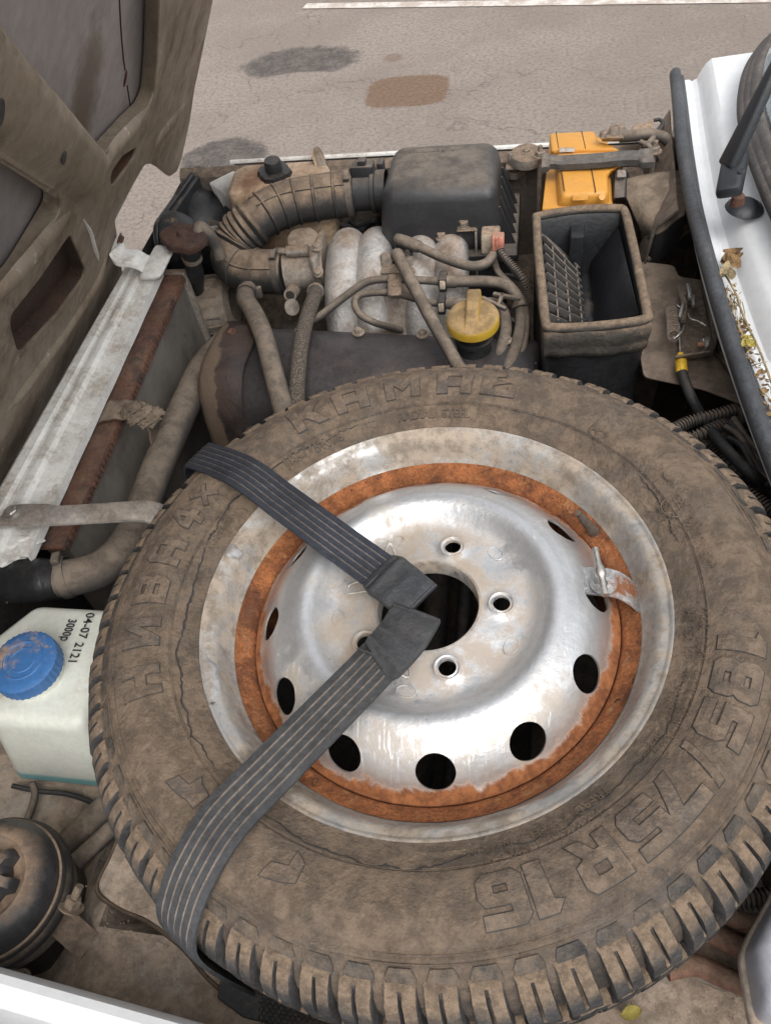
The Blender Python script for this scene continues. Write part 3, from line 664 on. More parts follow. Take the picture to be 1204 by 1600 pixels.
def socket(p, ax, r, h, par):
    def fn(rr, hh, a, j): return (rr * (1.05 if (int(a / (2 * math.pi) * 48) % 2 and j in (1, 2)) else 1), hh)
    return lathe('bulb_socket', [(0, 0), (r, .0), (r, h), (r * .8, h), (r * .75, h * .6), (0, h * .6)], m_greyp, par, p, ax, 48, fn, 30)
ax_ = V((1, .05, .1))
socket(hb + V((.078, .0, .006)), ax_, .022, .026, hl); socket(hb2 + V((.058, 0, .006)), ax_, .0155, .022, hl)
for k in range(3): tube('wire', [hb2 + V((.075, .0, .006 + .002 * k)), P(325, 346 + 2 * k, .89), P(345, 348 + k * 3, .89)], .0014, m_hose, hl, n=6)
# white inner panel beside the headlight
wpn = [P(326, 285, .93), P(366, 266, .935), P(372, 272, .90), P(350, 320, .88), P(335, 300, .88)]
hexa('headlamp_panel', [p + V((0, .01, -.03)) for p in wpn], wpn, m_whited, car, .003)

# ================================================================== spare wheel
# pose measured from the photograph: the flange circle (440 mm) and the hub bore (98 mm)
WC = c2w(.0385, .0816, .727) + CAM
th, ph = .6736, -.1659
WN = c2w(math.sin(ph), -math.cos(ph) * math.sin(th), -math.cos(ph) * math.cos(th)).normalized()
WF = frame(WC, WN, (1, 0, 0))
WI = WF.inverted()
wheel = thing('spare_wheel', 'dusty spare wheel with rusty silver rim lying flat in the engine bay', 'wheel')
wheel.matrix_basis = WF
def wl(px, py, dz=0.): return WI @ PP(px, py, WC + WN * dz, WN)     # pixel -> wheel coordinates on a plane dz above the flange
def loc(o): o.matrix_parent_inverse = M.Identity(4); return o
TP = [(.205, -.060), (.211, -.030), (.2155, -.008), (.2215, .0035), (.2265, .0060), (.2295, .0085), (.2335, .0100), (.2425, .0165), (.2440, .0158), (.2455, .0185), (.258, .0250), (.270, .0278), (.283, .0268), (.2950, .0222), (.2965, .0200), (.2985, .0200), (.3000, .0182), (.3020, .0182), (.3035, .0160), (.311, .0095), (.318, .0025), (.3245, -.008), (.329, -.020), (.3315, -.040), (.332, -.0635), (.3315, -.087), (.329, -.107), (.3245, -.119), (.311, -.1365), (.283, -.154), (.258, -.152), (.2425, -.1435), (.222, -.131), (.21, -.1)]
def tz(r):
    pr = [p for p in TP[:24]]
    for (a, x), (b, y) in zip(pr[:-1], pr[1:]):
        if a <= r <= b: return x + (y - x) * (r - a) / (b - a)
    return 0
def wav(r, a): return .0006 * math.sin(a * 7 + r * 90) + .0004 * math.sin(a * 17 + r * 40)
def crk(r, h, a, j): return r, h + (wav(r, a) if 5 < j < 20 else 0)
tyre = loc(lathe('tyre', TP, m_tyre, wheel, n=180, fn=crk, smooth=25))
# fine concentric beads on the sidewall and the long crack round the bead
for r, w_ in ((.2993, .0009), (.3045, .0010), (.2440, .0006)):
    loc(lathe('sidewall_bead', [(r - w_, tz(r - w_) - .001), (r - w_ * .4, tz(r) + .0009), (r + w_ * .4, tz(r) + .0009), (r + w_, tz(r + w_) - .001)], m_tyre, tyre, n=160))
for a0, a1, seed in ((1.9, 4.0, 1), (4.05, 6.0, 2), (.25, .6, 3)):
    random.seed(seed); b = bmesh.new(); n = int((a1 - a0) * 60); rr = .2375; L = []
    for i in range(n + 1):
        a = lerp(a0, a1, i / n); rr += random.uniform(-.0016, .0016); rr += (.2385 - rr) * .08
        w_ = random.uniform(.0005, .0016) * math.sin(math.pi * i / n) ** .4 * (1.4 if seed == 1 else .8) + 1e-5
        z = tz(rr) + wav(rr, a) + .0006
        L.append([b.verts.new((k * math.cos(a), k * math.sin(a), z + (.0003 if j == 1 else -.0004))) for j, k in enumerate((rr - w_, rr, rr + w_))])
    for p, q in zip(L[:-1], L[1:]):
        for j in range(2): b.faces.new((p[j], p[j + 1], q[j + 1], q[j]))
    loc(bmo('sidewall_crack', b, m_bare, tyre, 60))
random.seed(7)
# tread lugs -------------------------------------------------------
NL = 66; pit = 2 * math.pi / NL
def lugmesh(name, sec_o, sec_i, half, slot, skew=0., seed=0):
    """lug cross-section (r,z) from outer and inner outlines, swept over +-half, with a slot in the middle"""
    rnd = random.Random(seed); b = bmesh.new(); n = len(sec_o)
    st = [(-half, 0), (-half, .8), (-half * .95, 1)]
    if slot: st += [(-slot * 1.2, 1), (-slot, .3), (slot, .3), (slot * 1.2, 1)]
    st += [(half * .95, 1), (half, .8), (half, 0)]
    G = []
    for a, dep in st:
        row = []
        for j in range(-1, n + 1):
            k = min(n - 1, max(0, j)); (r, z), (ri, zi) = sec_o[k], sec_i[k]
            f = 0 if j in (-1, n) else (dep if (abs(a) > half * .9 or 2 <= j <= n - 3) else 1)
            rr, zz = ri + (r - ri) * f, zi + (z - zi) * f
            aa = a + skew * (zz + .02) + rnd.uniform(-.0009, .0009); rr += rnd.uniform(-.0005, .0005) * (f > .5)
            row.append(b.verts.new((rr * math.cos(aa), rr * math.sin(aa), zz)))
        G.append(row)
    for p, q in zip(G[:-1], G[1:]):
        for j in range(n + 1): b.faces.new((p[j], p[j + 1], q[j + 1], q[j]))
    bmesh.ops.recalc_face_normals(b, faces=b.faces)
    me = bpy.data.meshes.new(name); b.to_mesh(me); b.free(); me.materials.append(m_lug); me.shade_smooth(); me.set_sharp_from_angle(angle=R_(35)); return me
so1 = [(.3165, .0075), (.3200, .0068), (.3275, .0010), (.3345, -.0070), (.3392, -.0170), (.3412, -.0300), (.3420, -.0420)]
si1 = [(.3100, .0065), (.3150, .0030), (.3215, -.004), (.3255, -.011), (.3290, -.0215), (.3305, -.032), (.3310, -.0420)]
so1b = [(.3180, .0070), (.3210, .0058), (.3280, -.0002), (.3345, -.0080), (.3390, -.0180), (.3410, -.0310), (.3420, -.0470)]
so2 = [(.3400, -.0500), (.3420, -.0510), (.3425, -.0600), (.3420, -.0690), (.3400, -.0700)]
si2 = [(.3310, -.0500), (.3312, -.0510), (.3315, -.0600), (.3312, -.0690), (.3310, -.0700)]
so3 = [(r, -.127 - z) for r, z in so1][::-1]; si3 = [(r, -.127 - z) for r, z in si1][::-1]
lm = [lugmesh('tread_block', so1, si1, pit * .375, pit * .042, -.2, 1), lugmesh('tread_block', so1b, si1, pit * .36, pit * .04, -.2, 2), lugmesh('tread_block', so1, si1, pit * .385, pit * .044, -.2, 4)]
l2 = lugmesh('tread_block', so2, si2, pit * .40, pit * .05, .9, 3)
ptyre = tyre
def lug(me, a):
    o = bpy.data.objects.new('tread_block', me); C.objects.link(o); o.parent = ptyre; o.rotation_euler = (0, 0, a); return o
for i in range(NL):
    lug(lm[(i * 7 + i // 3) % 3], i * pit + random.uniform(-.004, .004))
for i in range(NL): lug(l2, (i + .5) * pit)
# rest of the tread (rows under, hardly seen): one part
b = bmesh.new(); l3 = lugmesh('t', so3, si3, pit * .4, 0, .35, 5)
for i in range(NL):
    for me_, off in ((l2, .2), (l3, 0.)):
        dz = -.022 if me_ is l2 else 0
        m0 = me_.copy(); m0.transform(M.Rotation((i + off) * pit, 4, 'Z') @ M.Translation((0, 0, dz))); b.from_mesh(m0); bpy.data.meshes.remove(m0)
o = loc(bmo('tread_rows', b, m_lug, tyre, 35)); tag(o, kind='stuff')
# shoulder buttress pads between lugs and sidewall
pad = bmesh.new()
for i in range(NL):
    a0 = i * pit
    for s0, s1 in ((-.36, .36),):
        ring_ = []
        for r in (.3058, .3070, .3115, .3160, .3172):
            h = .0018 if .306 < r < .317 else -.0008
            wf_ = .80 if r < .309 else 1.08
            ring_.append([pad.verts.new((r * math.cos(a0 + k * pit * wf_), r * math.sin(a0 + k * pit * wf_), tz(r) + (h if abs(k) < .34 else -.001))) for k in (s0, s0 * .92, 0, s1 * .92, s1)])
        for p, q in zip(ring_[:-1], ring_[1:]):
            for j in range(4): pad.faces.new((p[j], p[j + 1], q[j + 1], q[j]))
o = loc(bmo('shoulder_ribs', pad, mk('scuffed_shoulder_rubber', (.055, .052, .05), .75, 0, .50, dcol=(.185, .138, .098), dscale=16, upw=.05, soft=.2, var=.45, vscale=60, bump=1.0, bscale=200), tyre, 40)); tag(o, kind='stuff')
# raised lettering ---------------------------------------------------
GL = {  # square block letters, x 0..1, y 0..1 (first outline outer, others holes)
 'Н': [[(0,0),(.3,0),(.3,.36),(.7,.36),(.7,0),(1,0),(1,1),(.7,1),(.7,.64),(.3,.64),(.3,1),(0,1)]],
 'И': [[(0,0),(.3,0),(.7,.58),(.7,0),(1,0),(1,1),(.7,1),(.3,.42),(.3,1),(0,1)]],
 'В': [[(0,0),(.85,0),(1,.14),(1,.4),(.9,.5),(.95,.6),(.95,.86),(.82,1),(0,1)],[(.3,.22),(.7,.22),(.7,.38),(.3,.38)],[(.3,.62),(.66,.62),(.66,.78),(.3,.78)]],
 'А': [[(0,0),(.3,0),(.3,.26),(.7,.26),(.7,0),(1,0),(1,.84),(.84,1),(.16,1),(0,.84)],[(.3,.5),(.7,.5),(.7,.76),(.3,.76)]],
 '4': [[(.5,0),(.78,0),(.78,.22),(1,.22),(1,.46),(.78,.46),(.78,1),(.45,1),(0,.46),(0,.22),(.5,.22)],[(.26,.46),(.5,.46),(.5,.74)]],
 'X': [[(0,.14),(.14,0),(.5,.36),(.86,0),(1,.14),(.64,.5),(1,.86),(.86,1),(.5,.64),(.14,1),(0,.86),(.36,.5)]],
 'K': [[(0,0),(.28,0),(.28,.36),(.42,.36),(.68,0),(1,0),(.66,.5),(.98,1),(.66,1),(.42,.64),(.28,.64),(.28,1),(0,1)]],
 'M': [[(0,0),(.25,0),(.25,.55),(.5,.25),(.75,.55),(.75,0),(1,0),(1,1),(.78,1),(.5,.62),(.22,1),(0,1)]],
 '1': [[(.3,0),(.7,0),(.7,1),(.3,1),(.12,.82),(.3,.76)]],
 '8': [[(.12,0),(.88,0),(1,.13),(1,.4),(.92,.5),(1,.6),(1,.87),(.88,1),(.12,1),(0,.87),(0,.6),(.08,.5),(0,.4),(0,.13)],[(.36,.22),(.64,.22),(.64,.36),(.36,.36)],[(.36,.64),(.64,.64),(.64,.78),(.36,.78)]],
 '5': [[(0,0),(.85,0),(1,.15),(1,.5),(.85,.64),(.34,.64),(.34,.76),(.96,.76),(.96,1),(0,1),(0,.42),(.64,.42),(.64,.24),(0,.24)]],
 '/': [[(.2,0),(.42,0),(.8,1),(.58,1)]],
 '7': [[(.24,0),(.58,0),(1,.7),(1,1),(0,1),(0,.72),(.64,.72)]],
 'R': [[(0,0),(.32,0),(.32,.3),(.46,.3),(.66,0),(1,0),(.76,.36),(.98,.46),(.98,.86),(.84,1),(0,1)],[(.32,.54),(.66,.54),(.66,.76),(.32,.76)]],
 '6': [[(.14,0),(.86,0),(1,.14),(1,.46),(.86,.62),(.34,.62),(.34,.76),(.94,.76),(.94,1),(.14,1),(0,.86),(0,.14)],[(.34,.24),(.66,.24),(.66,.40),(.34,.40)]],
 'Є': [[(0,0),(1,0),(1,.2),(.36,.22),(.36,.36),(.8,.5),(.36,.62),(.4,.78),(.6,.8),(.6,1),(0,1)]],
 'П': [[(0,.3),(.34,.1),(.34,.5),(.8,.6),(.9,1),(.3,.9),(0,.8)]], 'o': [[(.2,.2),(.8,.1),(.8,.9),(.2,.9)]]}
def glyph(ch, wd, ht, r0, px, py, h=.0014, ring_=.0008):
    q = wl(px, py, tz(r0)); a0 = math.atan2(q.y, q.x)
    for k in (0, 1):
        cu = bpy.data.curves.new('t', 'CURVE'); cu.dimensions = '2D'; cu.fill_mode = 'BOTH'; cu.extrude = .0004
        cu.offset = ring_ if k == 0 else 0
        for pl in GL[ch]:
            sp_ = cu.splines.new('POLY'); L = []
            for (ax0, ay0), (ax1, ay1) in zip(pl, pl[1:] + pl[:1]):
                for t_ in (0, .25, .5, .75): L.append((lerp(ax0, ax1, t_), lerp(ay0, ay1, t_)))
            sp_.points.add(len(L) - 1); sp_.use_cyclic_u = True
            for i_, (x, y) in enumerate(L): sp_.points[i_].co = ((x - .5) * wd, (y - .5) * ht, 0, 1)
        me = tmpmesh(bpy.data.objects.new('t', cu)); me.materials.clear()
        for v in me.vertices:
            x, y, z = v.co; r = r0 + y; a = a0 - x / r0
            v.co = (r * math.cos(a), r * math.sin(a), tz(r) + wav(r, a) + ((h if z > 0 else -.002) if k else (.0005 if z > 0 else -.002)))
        me.materials.append(m_letter if k else m_bare)
        o = bpy.data.objects.new('raised_lettering', me); C.objects.link(o); o.parent = tyre
def ringtext(s, size, r0, px, py, h=.0011, outline=True, off=.0, spacing=1.06, mid=True, flip=False, cond=1.):
    """text curved round the wheel, tops outward, its middle at the pixel"""
    q = wl(px, py, tz(r0)); a0 = math.atan2(q.y, q.x)
    me = textmesh(s, size, .0004, off, 0, spacing)
    xs = [v.co.x for v in me.vertices]; xm = (min(xs) + max(xs)) / 2
    def bend(me, dh, k=1):
        for v in me.vertices:
            x, y, z = v.co; x = (x - xm) * cond; y -= size * .36
            r = r0 + y; a = a0 - x / r0
            v.co = (r * math.cos(a), r * math.sin(a), tz(r) + wav(r, a) + dh + (z if z > 0 else -.002))
    if outline:
        m2 = textmesh(s, size, .0004, off + size * .032, 0, spacing); bend(m2, .00025)
        m2.materials.append(m_bare)
        o = bpy.data.objects.new('raised_lettering', m2); C.objects.link(o); o.parent = tyre
    bend(me, h); me.materials.append(m_tyre)
    o = bpy.data.objects.new('raised_lettering', me); C.objects.link(o); o.parent = tyre
    return o
for ch, x, y in (('Н', 228, 1062), ('И', 234, 985), ('В', 251, 920), ('А', 275, 862), ('4', 306, 812), ('X', 334, 778)):
    glyph(ch, .031 if ch in 'НИВА' else .024, .033 if ch != 'X' else .024, .2690, x, y)
for ch, x, y in (('K', 492, 666), ('А', 556, 645), ('M', 630, 625), ('А', 707, 615), ('Є', 775, 614)):
    glyph(ch, .040, .032, .2700, x, y)
for ch, x, y in (('1', 1140, 1003), ('8', 1131, 1055), ('5', 1112, 1122), ('/', 1088, 1183), ('7', 1052, 1235), ('5', 1008, 1288), ('R', 935, 1345), ('1', 843, 1388), ('6', 782, 1395)):
    glyph(ch, .034 if ch != '/' else .03, .036, .2710, x, y)
for ch, x, y, s in (('П', 292, 1222, .026), ('▫', 308, 1245, .02), ('П', 442, 1350, .03)):
    glyph(ch if ch != '▫' else 'o', s, s, .262, x, y, h=.0007)
ringtext('185/75R16', .0165, .2350, 498, 712, .0008, True)
ringtext('92Q', .0115, .2350, 580, 677, .0007, False)
ringtext('RADIAL  STEEL', .0118, .2350, 677, 662, .0007, True)
ringtext('M+S', .0110, .2350, 757, 660, .0006, False)
ringtext('TUBELESS', .0115, .2355, 352, 832, .0007, False)
ringtext('MAX. LOAD 630 KG (1389 LBS)', .0098, .2420, 1068, 1060, .0006, False)
ringtext('AT 350 KPA (51 PSI) MAX.PRESS', .0098, .2325, 1050, 1066, .0006, False)
ringtext('SIDEWALL: 1 NYLON', .0100, .2420, 858, 1318, .0006, False)
ringtext('TREAD: 2 STEEL 1 NYLON', .0098, .2330, 850, 1302, .0006, False)
ringtext('018031 SW', .0115, .2520, 1075, 850, .0006, False)
ringtext('12X215', .0115, .2400, 1022, 812, .0006, False)
ringtext('E22', .0100, .2530, 1053, 788, .0006, False)
for x, y, r1 in ((1053, 788, .0115), (936, 672, .0095), (1047, 745, .0065)):
    q = wl(x, y, .024); z = tz(math.hypot(q.x, q.y)) + .0006
    loc(tube('raised_mark', [V((q.x + r1 * math.cos(a), q.y + r1 * math.sin(a), z)) for a in [2 * math.pi * k / 20 for k in range(20)]], .0007, m_tyre, tyre, n=6, sub=2, closed=True))
q = wl(936, 672, .024); z = tz(math.hypot(q.x, q.y)) + .0006
loc(tube('raised_mark', [V((q.x - .008, q.y + .004, z)), V((q.x + .008, q.y - .003, z))], .0007, m_tyre, tyre, n=6))
loc(tube('raised_mark', [V((q.x - .004, q.y - .007, z)), V((q.x + .001, q.y + .006, z)), V((q.x + .005, q.y - .004, z))], .0007, m_tyre, tyre, n=6))
# rim -----------------------------------------------------------------
rim = loc(lathe('rim', [(.2060, -.035), (.2130, -.012), (.2190, -.0035), (.2212, -.0005), (.2218, .0022), (.2205, .0040), (.2187, .0036), (.2178, .0016), (.2160, .0006), (.2120, -.0004), (.2085, -.0030), (.2058, -.0085), (.2032, -.0155), (.2005, -.0225), (.1985, -.0275), (.1965, -.0300)], m_flange, wheel, n=160, smooth=60))
def rw(r, h, a, j): return r, h + .0008 * math.sin(a * 23 + r * 300) * math.sin(a * 9) * (j > 0)
loc(lathe('rim_well', [(.1965, -.0290), (.1940, -.0318), (.1900, -.0345), (.1850, -.0370), (.1815, -.0400), (.1800, -.0450), (.1795, -.0500), (.178, -.115)], m_wrust, wheel, n=160, fn=rw, smooth=60))
# wheel disc with vent holes
lug_px = [(710, 854.5), (785, 945), (699, 1044.6)]
la = [math.atan2(*(lambda q: (q.y, q.x))(wl(a, b, -.014))) for a, b in lug_px]
l0_ = (la[0] + (la[1] + 2 * math.pi / 5) + (la[2] + 4 * math.pi / 5)) / 3
LA = [l0_ + k * 2 * math.pi / 5 for k in range(5)]
DP = [(.0490, -.0200), (.0492, -.0150), (.0505, -.0128), (.0530, -.0125), (.0620, -.0140), (.0720, -.0150), (.0840, -.0160), (.0930, -.0165), (.0985, -.0150), (.1040, -.0110), (.1090, -.0050), (.1140, -.0005), (.1200, .0020), (.1270, .0015), (.1340, -.0020), (.1420, -.0055), (.1500, -.0110), (.1570, -.0180), (.1630, -.0260), (.1690, -.0350), (.1750, -.0410), (.1790, -.0430), (.1800, -.0480)]
def dfn(r, h, a, j):
    if .05 < r < .096:
        for l in LA:
            d = math.hypot(r * math.cos(a) - .0699 * math.cos(l), r * math.sin(a) - .0699 * math.sin(l))
            h += .0055 * math.exp(-(d / .013) ** 4)
            m_ = l + math.pi / 5
            d = math.hypot(r * math.cos(a) - .083 * math.cos(m_), r * math.sin(a) - .083 * math.sin(m_)); h -= .002 * math.exp(-(d / .014) ** 2)
    if r > .165: h += .0008 * math.sin(a * 31) * math.sin(a * 7)
    return r, h
fine = []
for (a, b), (c_, d) in zip(DP[:-1], DP[1:]):
    k = max(1, int((c_ - a) / .003))
    for i in range(k): fine.append((lerp(a, c_, i / k), lerp(b, d, i / k)))
fine.append(DP[-1])
prof = fine + [(r, h - .0035) for r, h in fine[::-1]]
disc = loc(lathe('disc', prof, m_wheel, wheel, n=240, fn=dfn, smooth=40, close=True))
cb = bmesh.new()
va = math.atan2(*(lambda q: (q.y, q.x))(wl(680, 1208, -.02)))
def cyl(b, c_, ax, r, h, n=28, sx_=1.):
    fr = frame(c_, ax, (0, 0, 1) if abs(V(ax).normalized().z) < .9 else None)
    t_ = [[b.verts.new(fr @ V((r * math.cos(2 * math.pi * k / n), r * sx_ * math.sin(2 * math.pi * k / n), z))) for k in range(n)] for z in (-h, h)]
    for k in range(n): b.faces.new((t_[0][k], t_[0][(k + 1) % n], t_[1][(k + 1) % n], t_[1][k]))
    b.faces.new(t_[0][::-1]); b.faces.new(t_[1])
for k in range(12):
    a = va + k * math.pi / 6; cyl(cb, (.1595 * math.cos(a), .1595 * math.sin(a), -.020), (.68 * math.cos(a), .68 * math.sin(a), .73), .0172, .03)
for l in LA: cyl(cb, (.0699 * math.cos(l), .0699 * math.sin(l), -.012), (0, 0, 1), .0082, .03)
bmesh.ops.recalc_face_normals(cb, faces=cb.faces)
cut = bmo('cutter', cb, m_wheel, None, None); cut.matrix_basis = WF
bpy.context.view_layer.update()
md = disc.modifiers.new('b', 'BOOLEAN'); md.operation = 'DIFFERENCE'; md.object = cut; md.solver = 'EXACT'
bpy.context.view_layer.update()
me = bpy.data.meshes.new_from_object(disc.evaluated_get(bpy.context.evaluated_depsgraph_get())); disc.modifiers.clear(); disc.data = me
me.shade_smooth(); me.set_sharp_from_angle(angle=R_(35)); bpy.data.objects.remove(cut)
for l in LA:
    loc(lathe('lug_seat', [(.0083, -.014), (.0088, -.0125), (.0108, -.0096), (.0118, -.0092), (.0126, -.0100)], m_wheel, disc, (.0699 * math.cos(l), .0699 * math.sin(l), 0), n=28))
    m_ = l + math.pi / 5 + .14; q = V((.0885 * math.cos(m_), .0885 * math.sin(m_), -.0166)); tdir = V((-math.sin(m_), math.cos(m_), 0)); rdir = V((math.cos(m_), math.sin(m_), 0))
    loc(tube('stamped_oval', [q + tdir * .009 * math.cos(a) + rdir * .006 * math.sin(a) for a in [2 * math.pi * k / 16 for k in range(16)]], .0005, m_wheel, disc, n=6, sub=2, closed=True))
loc(lathe('hub_bore_lip', [(.0480, -.030), (.0484, -.0125), (.0492, -.0112), (.0505, -.0112), (.0515, -.0128)], m_flange, disc, n=72))
# valve stem
m_brown_ = mk('valve_rubber', (.10, .075, .06), .6, .2, .35, dcol=(.2, .14, .1), bump=.3)
q = wl(925, 828, -.031); tip = WI @ PP(906, 806, WC + WN * -.006, WN)
ax_ = (V(tip) - V(q)).normalized()
loc(lathe('valve_stem', [(0, .034), (.0032, .034), (.0036, .032), (.0036, .024), (.0042, .023), (.0042, .021), (.0046, .018), (.0050, .008), (.0054, .004), (.0060, 0), (.0060, -.004)], m_brown_, wheel, V(q), ax_, 20))
# balance weights on the flange lip
def weight(px0, px1, w_, name='balance_weight'):
    A, B = wl(*px0), wl(*px1); a0, a1 = math.atan2(A.y, A.x), math.atan2(B.y, B.x)
    if a1 < a0: a0, a1 = a1, a0
    if a1 - a0 > math.pi: a0, a1 = a1, a0 + 2 * math.pi
    rows = []
    for i in range(13):
        a = lerp(a0, a1, i / 12); e_ = math.sin(math.pi * min(1, max(0.04, i / 12 if i < 6 else 1 - i / 12) * 3 if True else 0) / 2); e_ = min(1, e_)
        rows.append([V((r * math.cos(a), r * math.sin(a), z)) for r, z in ((.2200 - w_ * .0, .0038), (.2185, .0050), (.2165, .0048 + .0015 * e_), (.2165 - w_ * e_ * .5, .0028 + .003 * e_), (.2165 - w_ * e_, -.0004 + .0012 * e_), (.2160 - w_ * e_, -.002))])
    return loc(grid(name, rows, m_greyp, wheel, 0, 50))
weight((333, 1022), (345, 1095), .010); weight((356, 872), (376, 856), .012)

# ================================================================== straps over the wheel
def strap(label, pts, side, wid, mat, tabpts, tabw, hookside):
    root = thing('rubber_strap', label, 'strap', pts[-1]); root.location = pts[-1]
    N_ = 5; prof = []                                            # ribbed cross-section (w, h, groove?)
    sp = [V(p) for p in spline([tuple(p) for p in pts], 10)]
    xs = [(-1, 0, 0), (-1, .003, 0)]
    for k in range(N_):
        c_ = -.66 + k * .33
        xs += [(c_ - .06, .0040, 0), (c_ - .045, .0030, 1), (c_ + .045, .0030, 0), (c_ + .06, .0040, 0)]
    xs += [(1, .003, 0), (1, 0, 0)]
    vs_, fs_, mi = [], [], []
    for i, p in enumerate(sp):
        t_ = (sp[min(len(sp) - 1, i + 1)] - sp[max(0, i - 1)]).normalized(); s = side(i / (len(sp) - 1)); s = (s - t_ * s.dot(t_)).normalized(); n_ = s.cross(t_)
        if n_.dot(WN + V((-.6, -.6, 0)) if i > len(sp) * .6 else WN) < 0: n_ = -n_
        for a, h, g_ in xs: vs_.append(p + s * a * wid / 2 + n_ * h)
    m_ = len(xs)
    for i in range(len(sp) - 1):
        for j in range(m_):
            k = (j + 1) % m_
            fs_.append((i * m_ + j, i * m_ + k, (i + 1) * m_ + k, (i + 1) * m_ + j)); mi.append(1 if xs[j][2] else 0)
    me = bpy.data.meshes.new('band'); me.from_pydata([tuple(v) for v in vs_], [], fs_); me.update()
    b = bmesh.new(); b.from_mesh(me); bmesh.ops.recalc_face_normals(b, faces=b.faces); b.to_mesh(me); b.free()
    me.polygons.foreach_set('material_index', mi)
    o = link('band', me, [mat, m_strapg if mat is m_strap else m_strapg2], root, 30)
    # folded, thicker tab at the hub end
    tp = [V(p) for p in spline([tuple(p) for p in tabpts], 6)]
    rows = []
    for i, p in enumerate(tp):
        t_ = (tp[min(len(tp) - 1, i + 1)] - tp[max(0, i - 1)]).normalized(); s = side(0); s = (s - t_ * s.dot(t_)).normalized(); n_ = s.cross(t_); n_ = n_ if n_.dot(WN) > 0 else -n_
        f = i / (len(tp) - 1); h = .0035 + .003 * math.sin(math.pi * min(1, f * 1.6)) if f < .6 else .0050
        hw = tabw / 2 * (lerp(.86, 1, min(1, f * 4))); h += .0007 * math.sin(f * 23)
        rows.append([p - s * hw - n_ * .002, p - s * hw + n_ * h * .7, p - s * hw * .93 + n_ * h, p + n_ * (h + .0006), p + s * hw * .93 + n_ * h, p + s * hw + n_ * h * .7, p + s * hw - n_ * .002, p - n_ * .0022])
    b = bmesh.new(); L = [[b.verts.new(p) for p in r] for r in rows]
    for p, q in zip(L[:-1], L[1:]):
        for j in range(8): k = (j + 1) % 8; b.faces.new((p[j], p[k], q[k], q[j]))
    b.faces.new(L[0][::-1]); b.faces.new(L[-1])
    tb_ = bmo('end_tab', b, m_strap if mat is m_strap else m_strapn2, root, 40)
    for fpos, rr in ((-2, .0016), (3, .0012)):
        p = tp[fpos]; s = side(0); t2 = (tp[-1] - tp[-3]).normalized(); s = (s - t2 * s.dot(t2)).normalized(); n_ = s.cross(t2); n_ = n_ if n_.dot(WN) > 0 else -n_
        tube('hem', [p - s * tabw * .48 + n_ * .0042, p + n_ * .0050, p + s * tabw * .48 + n_ * .0042], rr, m_strap if mat is m_strap else m_strapn2, tb_, n=8)
    return root
def w2(px, py, dz): return WF @ V(wl(px, py, dz))
# upper strap
pu = [w2(612, 908, .012), w2(575, 882, .013), w2(520, 842, .018), w2(440, 783, .026), w2(378, 738, .033), w2(348, 717, .0315), w2(330, 714, .018), w2(320, 728, -.01), w2(316, 738, -.06), w2(322, 740, -.10)]
sd_ = (w2(392, 716, .03) - w2(350, 762, .03)).normalized()
# push the outer end outside the tread
def outw(p, r, z, a=None):
    q = WI @ p; a = math.atan2(q.y, q.x) if a is None else a; return WF @ V((r * math.cos(a), r * math.sin(a), z))
pu[5:] = [outw(pu[4], .322, .014), outw(pu[4], .3385, .002), outw(pu[4], .346, -.018), outw(pu[4], .347, -.06), outw(pu[4], .345, -.10)]
sd0 = (w2(634, 858, .01) - w2(585, 940, .01)).normalized()
qq = WI @ pu[4]; aa = math.atan2(qq.y, qq.x); tang = (WF.to_3x3() @ V((math.sin(aa), -math.cos(aa), 0))).normalized()
if tang.dot(sd0) < 0: tang = -tang
us = strap('blue-black ribbed rubber strap hooked in the hub from beside the radiator', pu, lambda t_: sd0.lerp(tang, min(1, t_ * 1.1)), .041, m_strapn, [w2(592, 893, .0135), w2(602, 900, .016), w2(614, 908, .0175), w2(635, 925, .016), w2(656, 943, .012)], .048, 1)
# lower strap
pd = [w2(608, 1016, .014), w2(575, 1052, .016), w2(520, 1108, .019), w2(430, 1200, .025), w2(350, 1284, .033)]
qd = WI @ pd[4]; ad = math.atan2(qd.y, qd.x)
pd += [outw(pd[0], .300, .026, ad + .01), outw(pd[0], .325, .012, ad + .02), outw(pd[0], .3385, -.002, ad + .03), outw(pd[0], .3440, -.022, ad + .045), outw(pd[0], .3455, -.07, ad + .06), outw(pd[0], .345, -.130, ad + .075)]
sd1 = (w2(640, 1048, .01) - w2(575, 990, .01)).normalized()
tang2 = (WF.to_3x3() @ V((-math.sin(ad), math.cos(ad), 0))).normalized()
if tang2.dot(sd1) < 0: tang2 = -tang2
ls = strap('grey ribbed rubber strap hooked in the hub from over the near tread', pd, lambda t_: sd1.lerp(tang2, min(1, t_ * 1.2)), .044, m_strap, [w2(590, 1035, .0155), w2(600, 1026, .019), w2(612, 1014, .0205), w2(632, 990, .019), w2(651, 958, .0165)], .047, 1)
def hook(root, pts): tube('wire_hook', [w2(*p) for p in pts], .0013, m_steel, root, n=8)
hook(us, [(600, 868, .012), (606, 851, .010), (612, 853, .008), (618, 872, .006)])
hook(us, [(560, 908, .010), (546, 914, .004), (545, 926, .002), (560, 925, .004), (580, 922, .008)])
hook(ls, [(618, 1050, .010), (634, 1058, .004), (640, 1054, .002), (637, 1035, .004), (634, 1020, .010)])

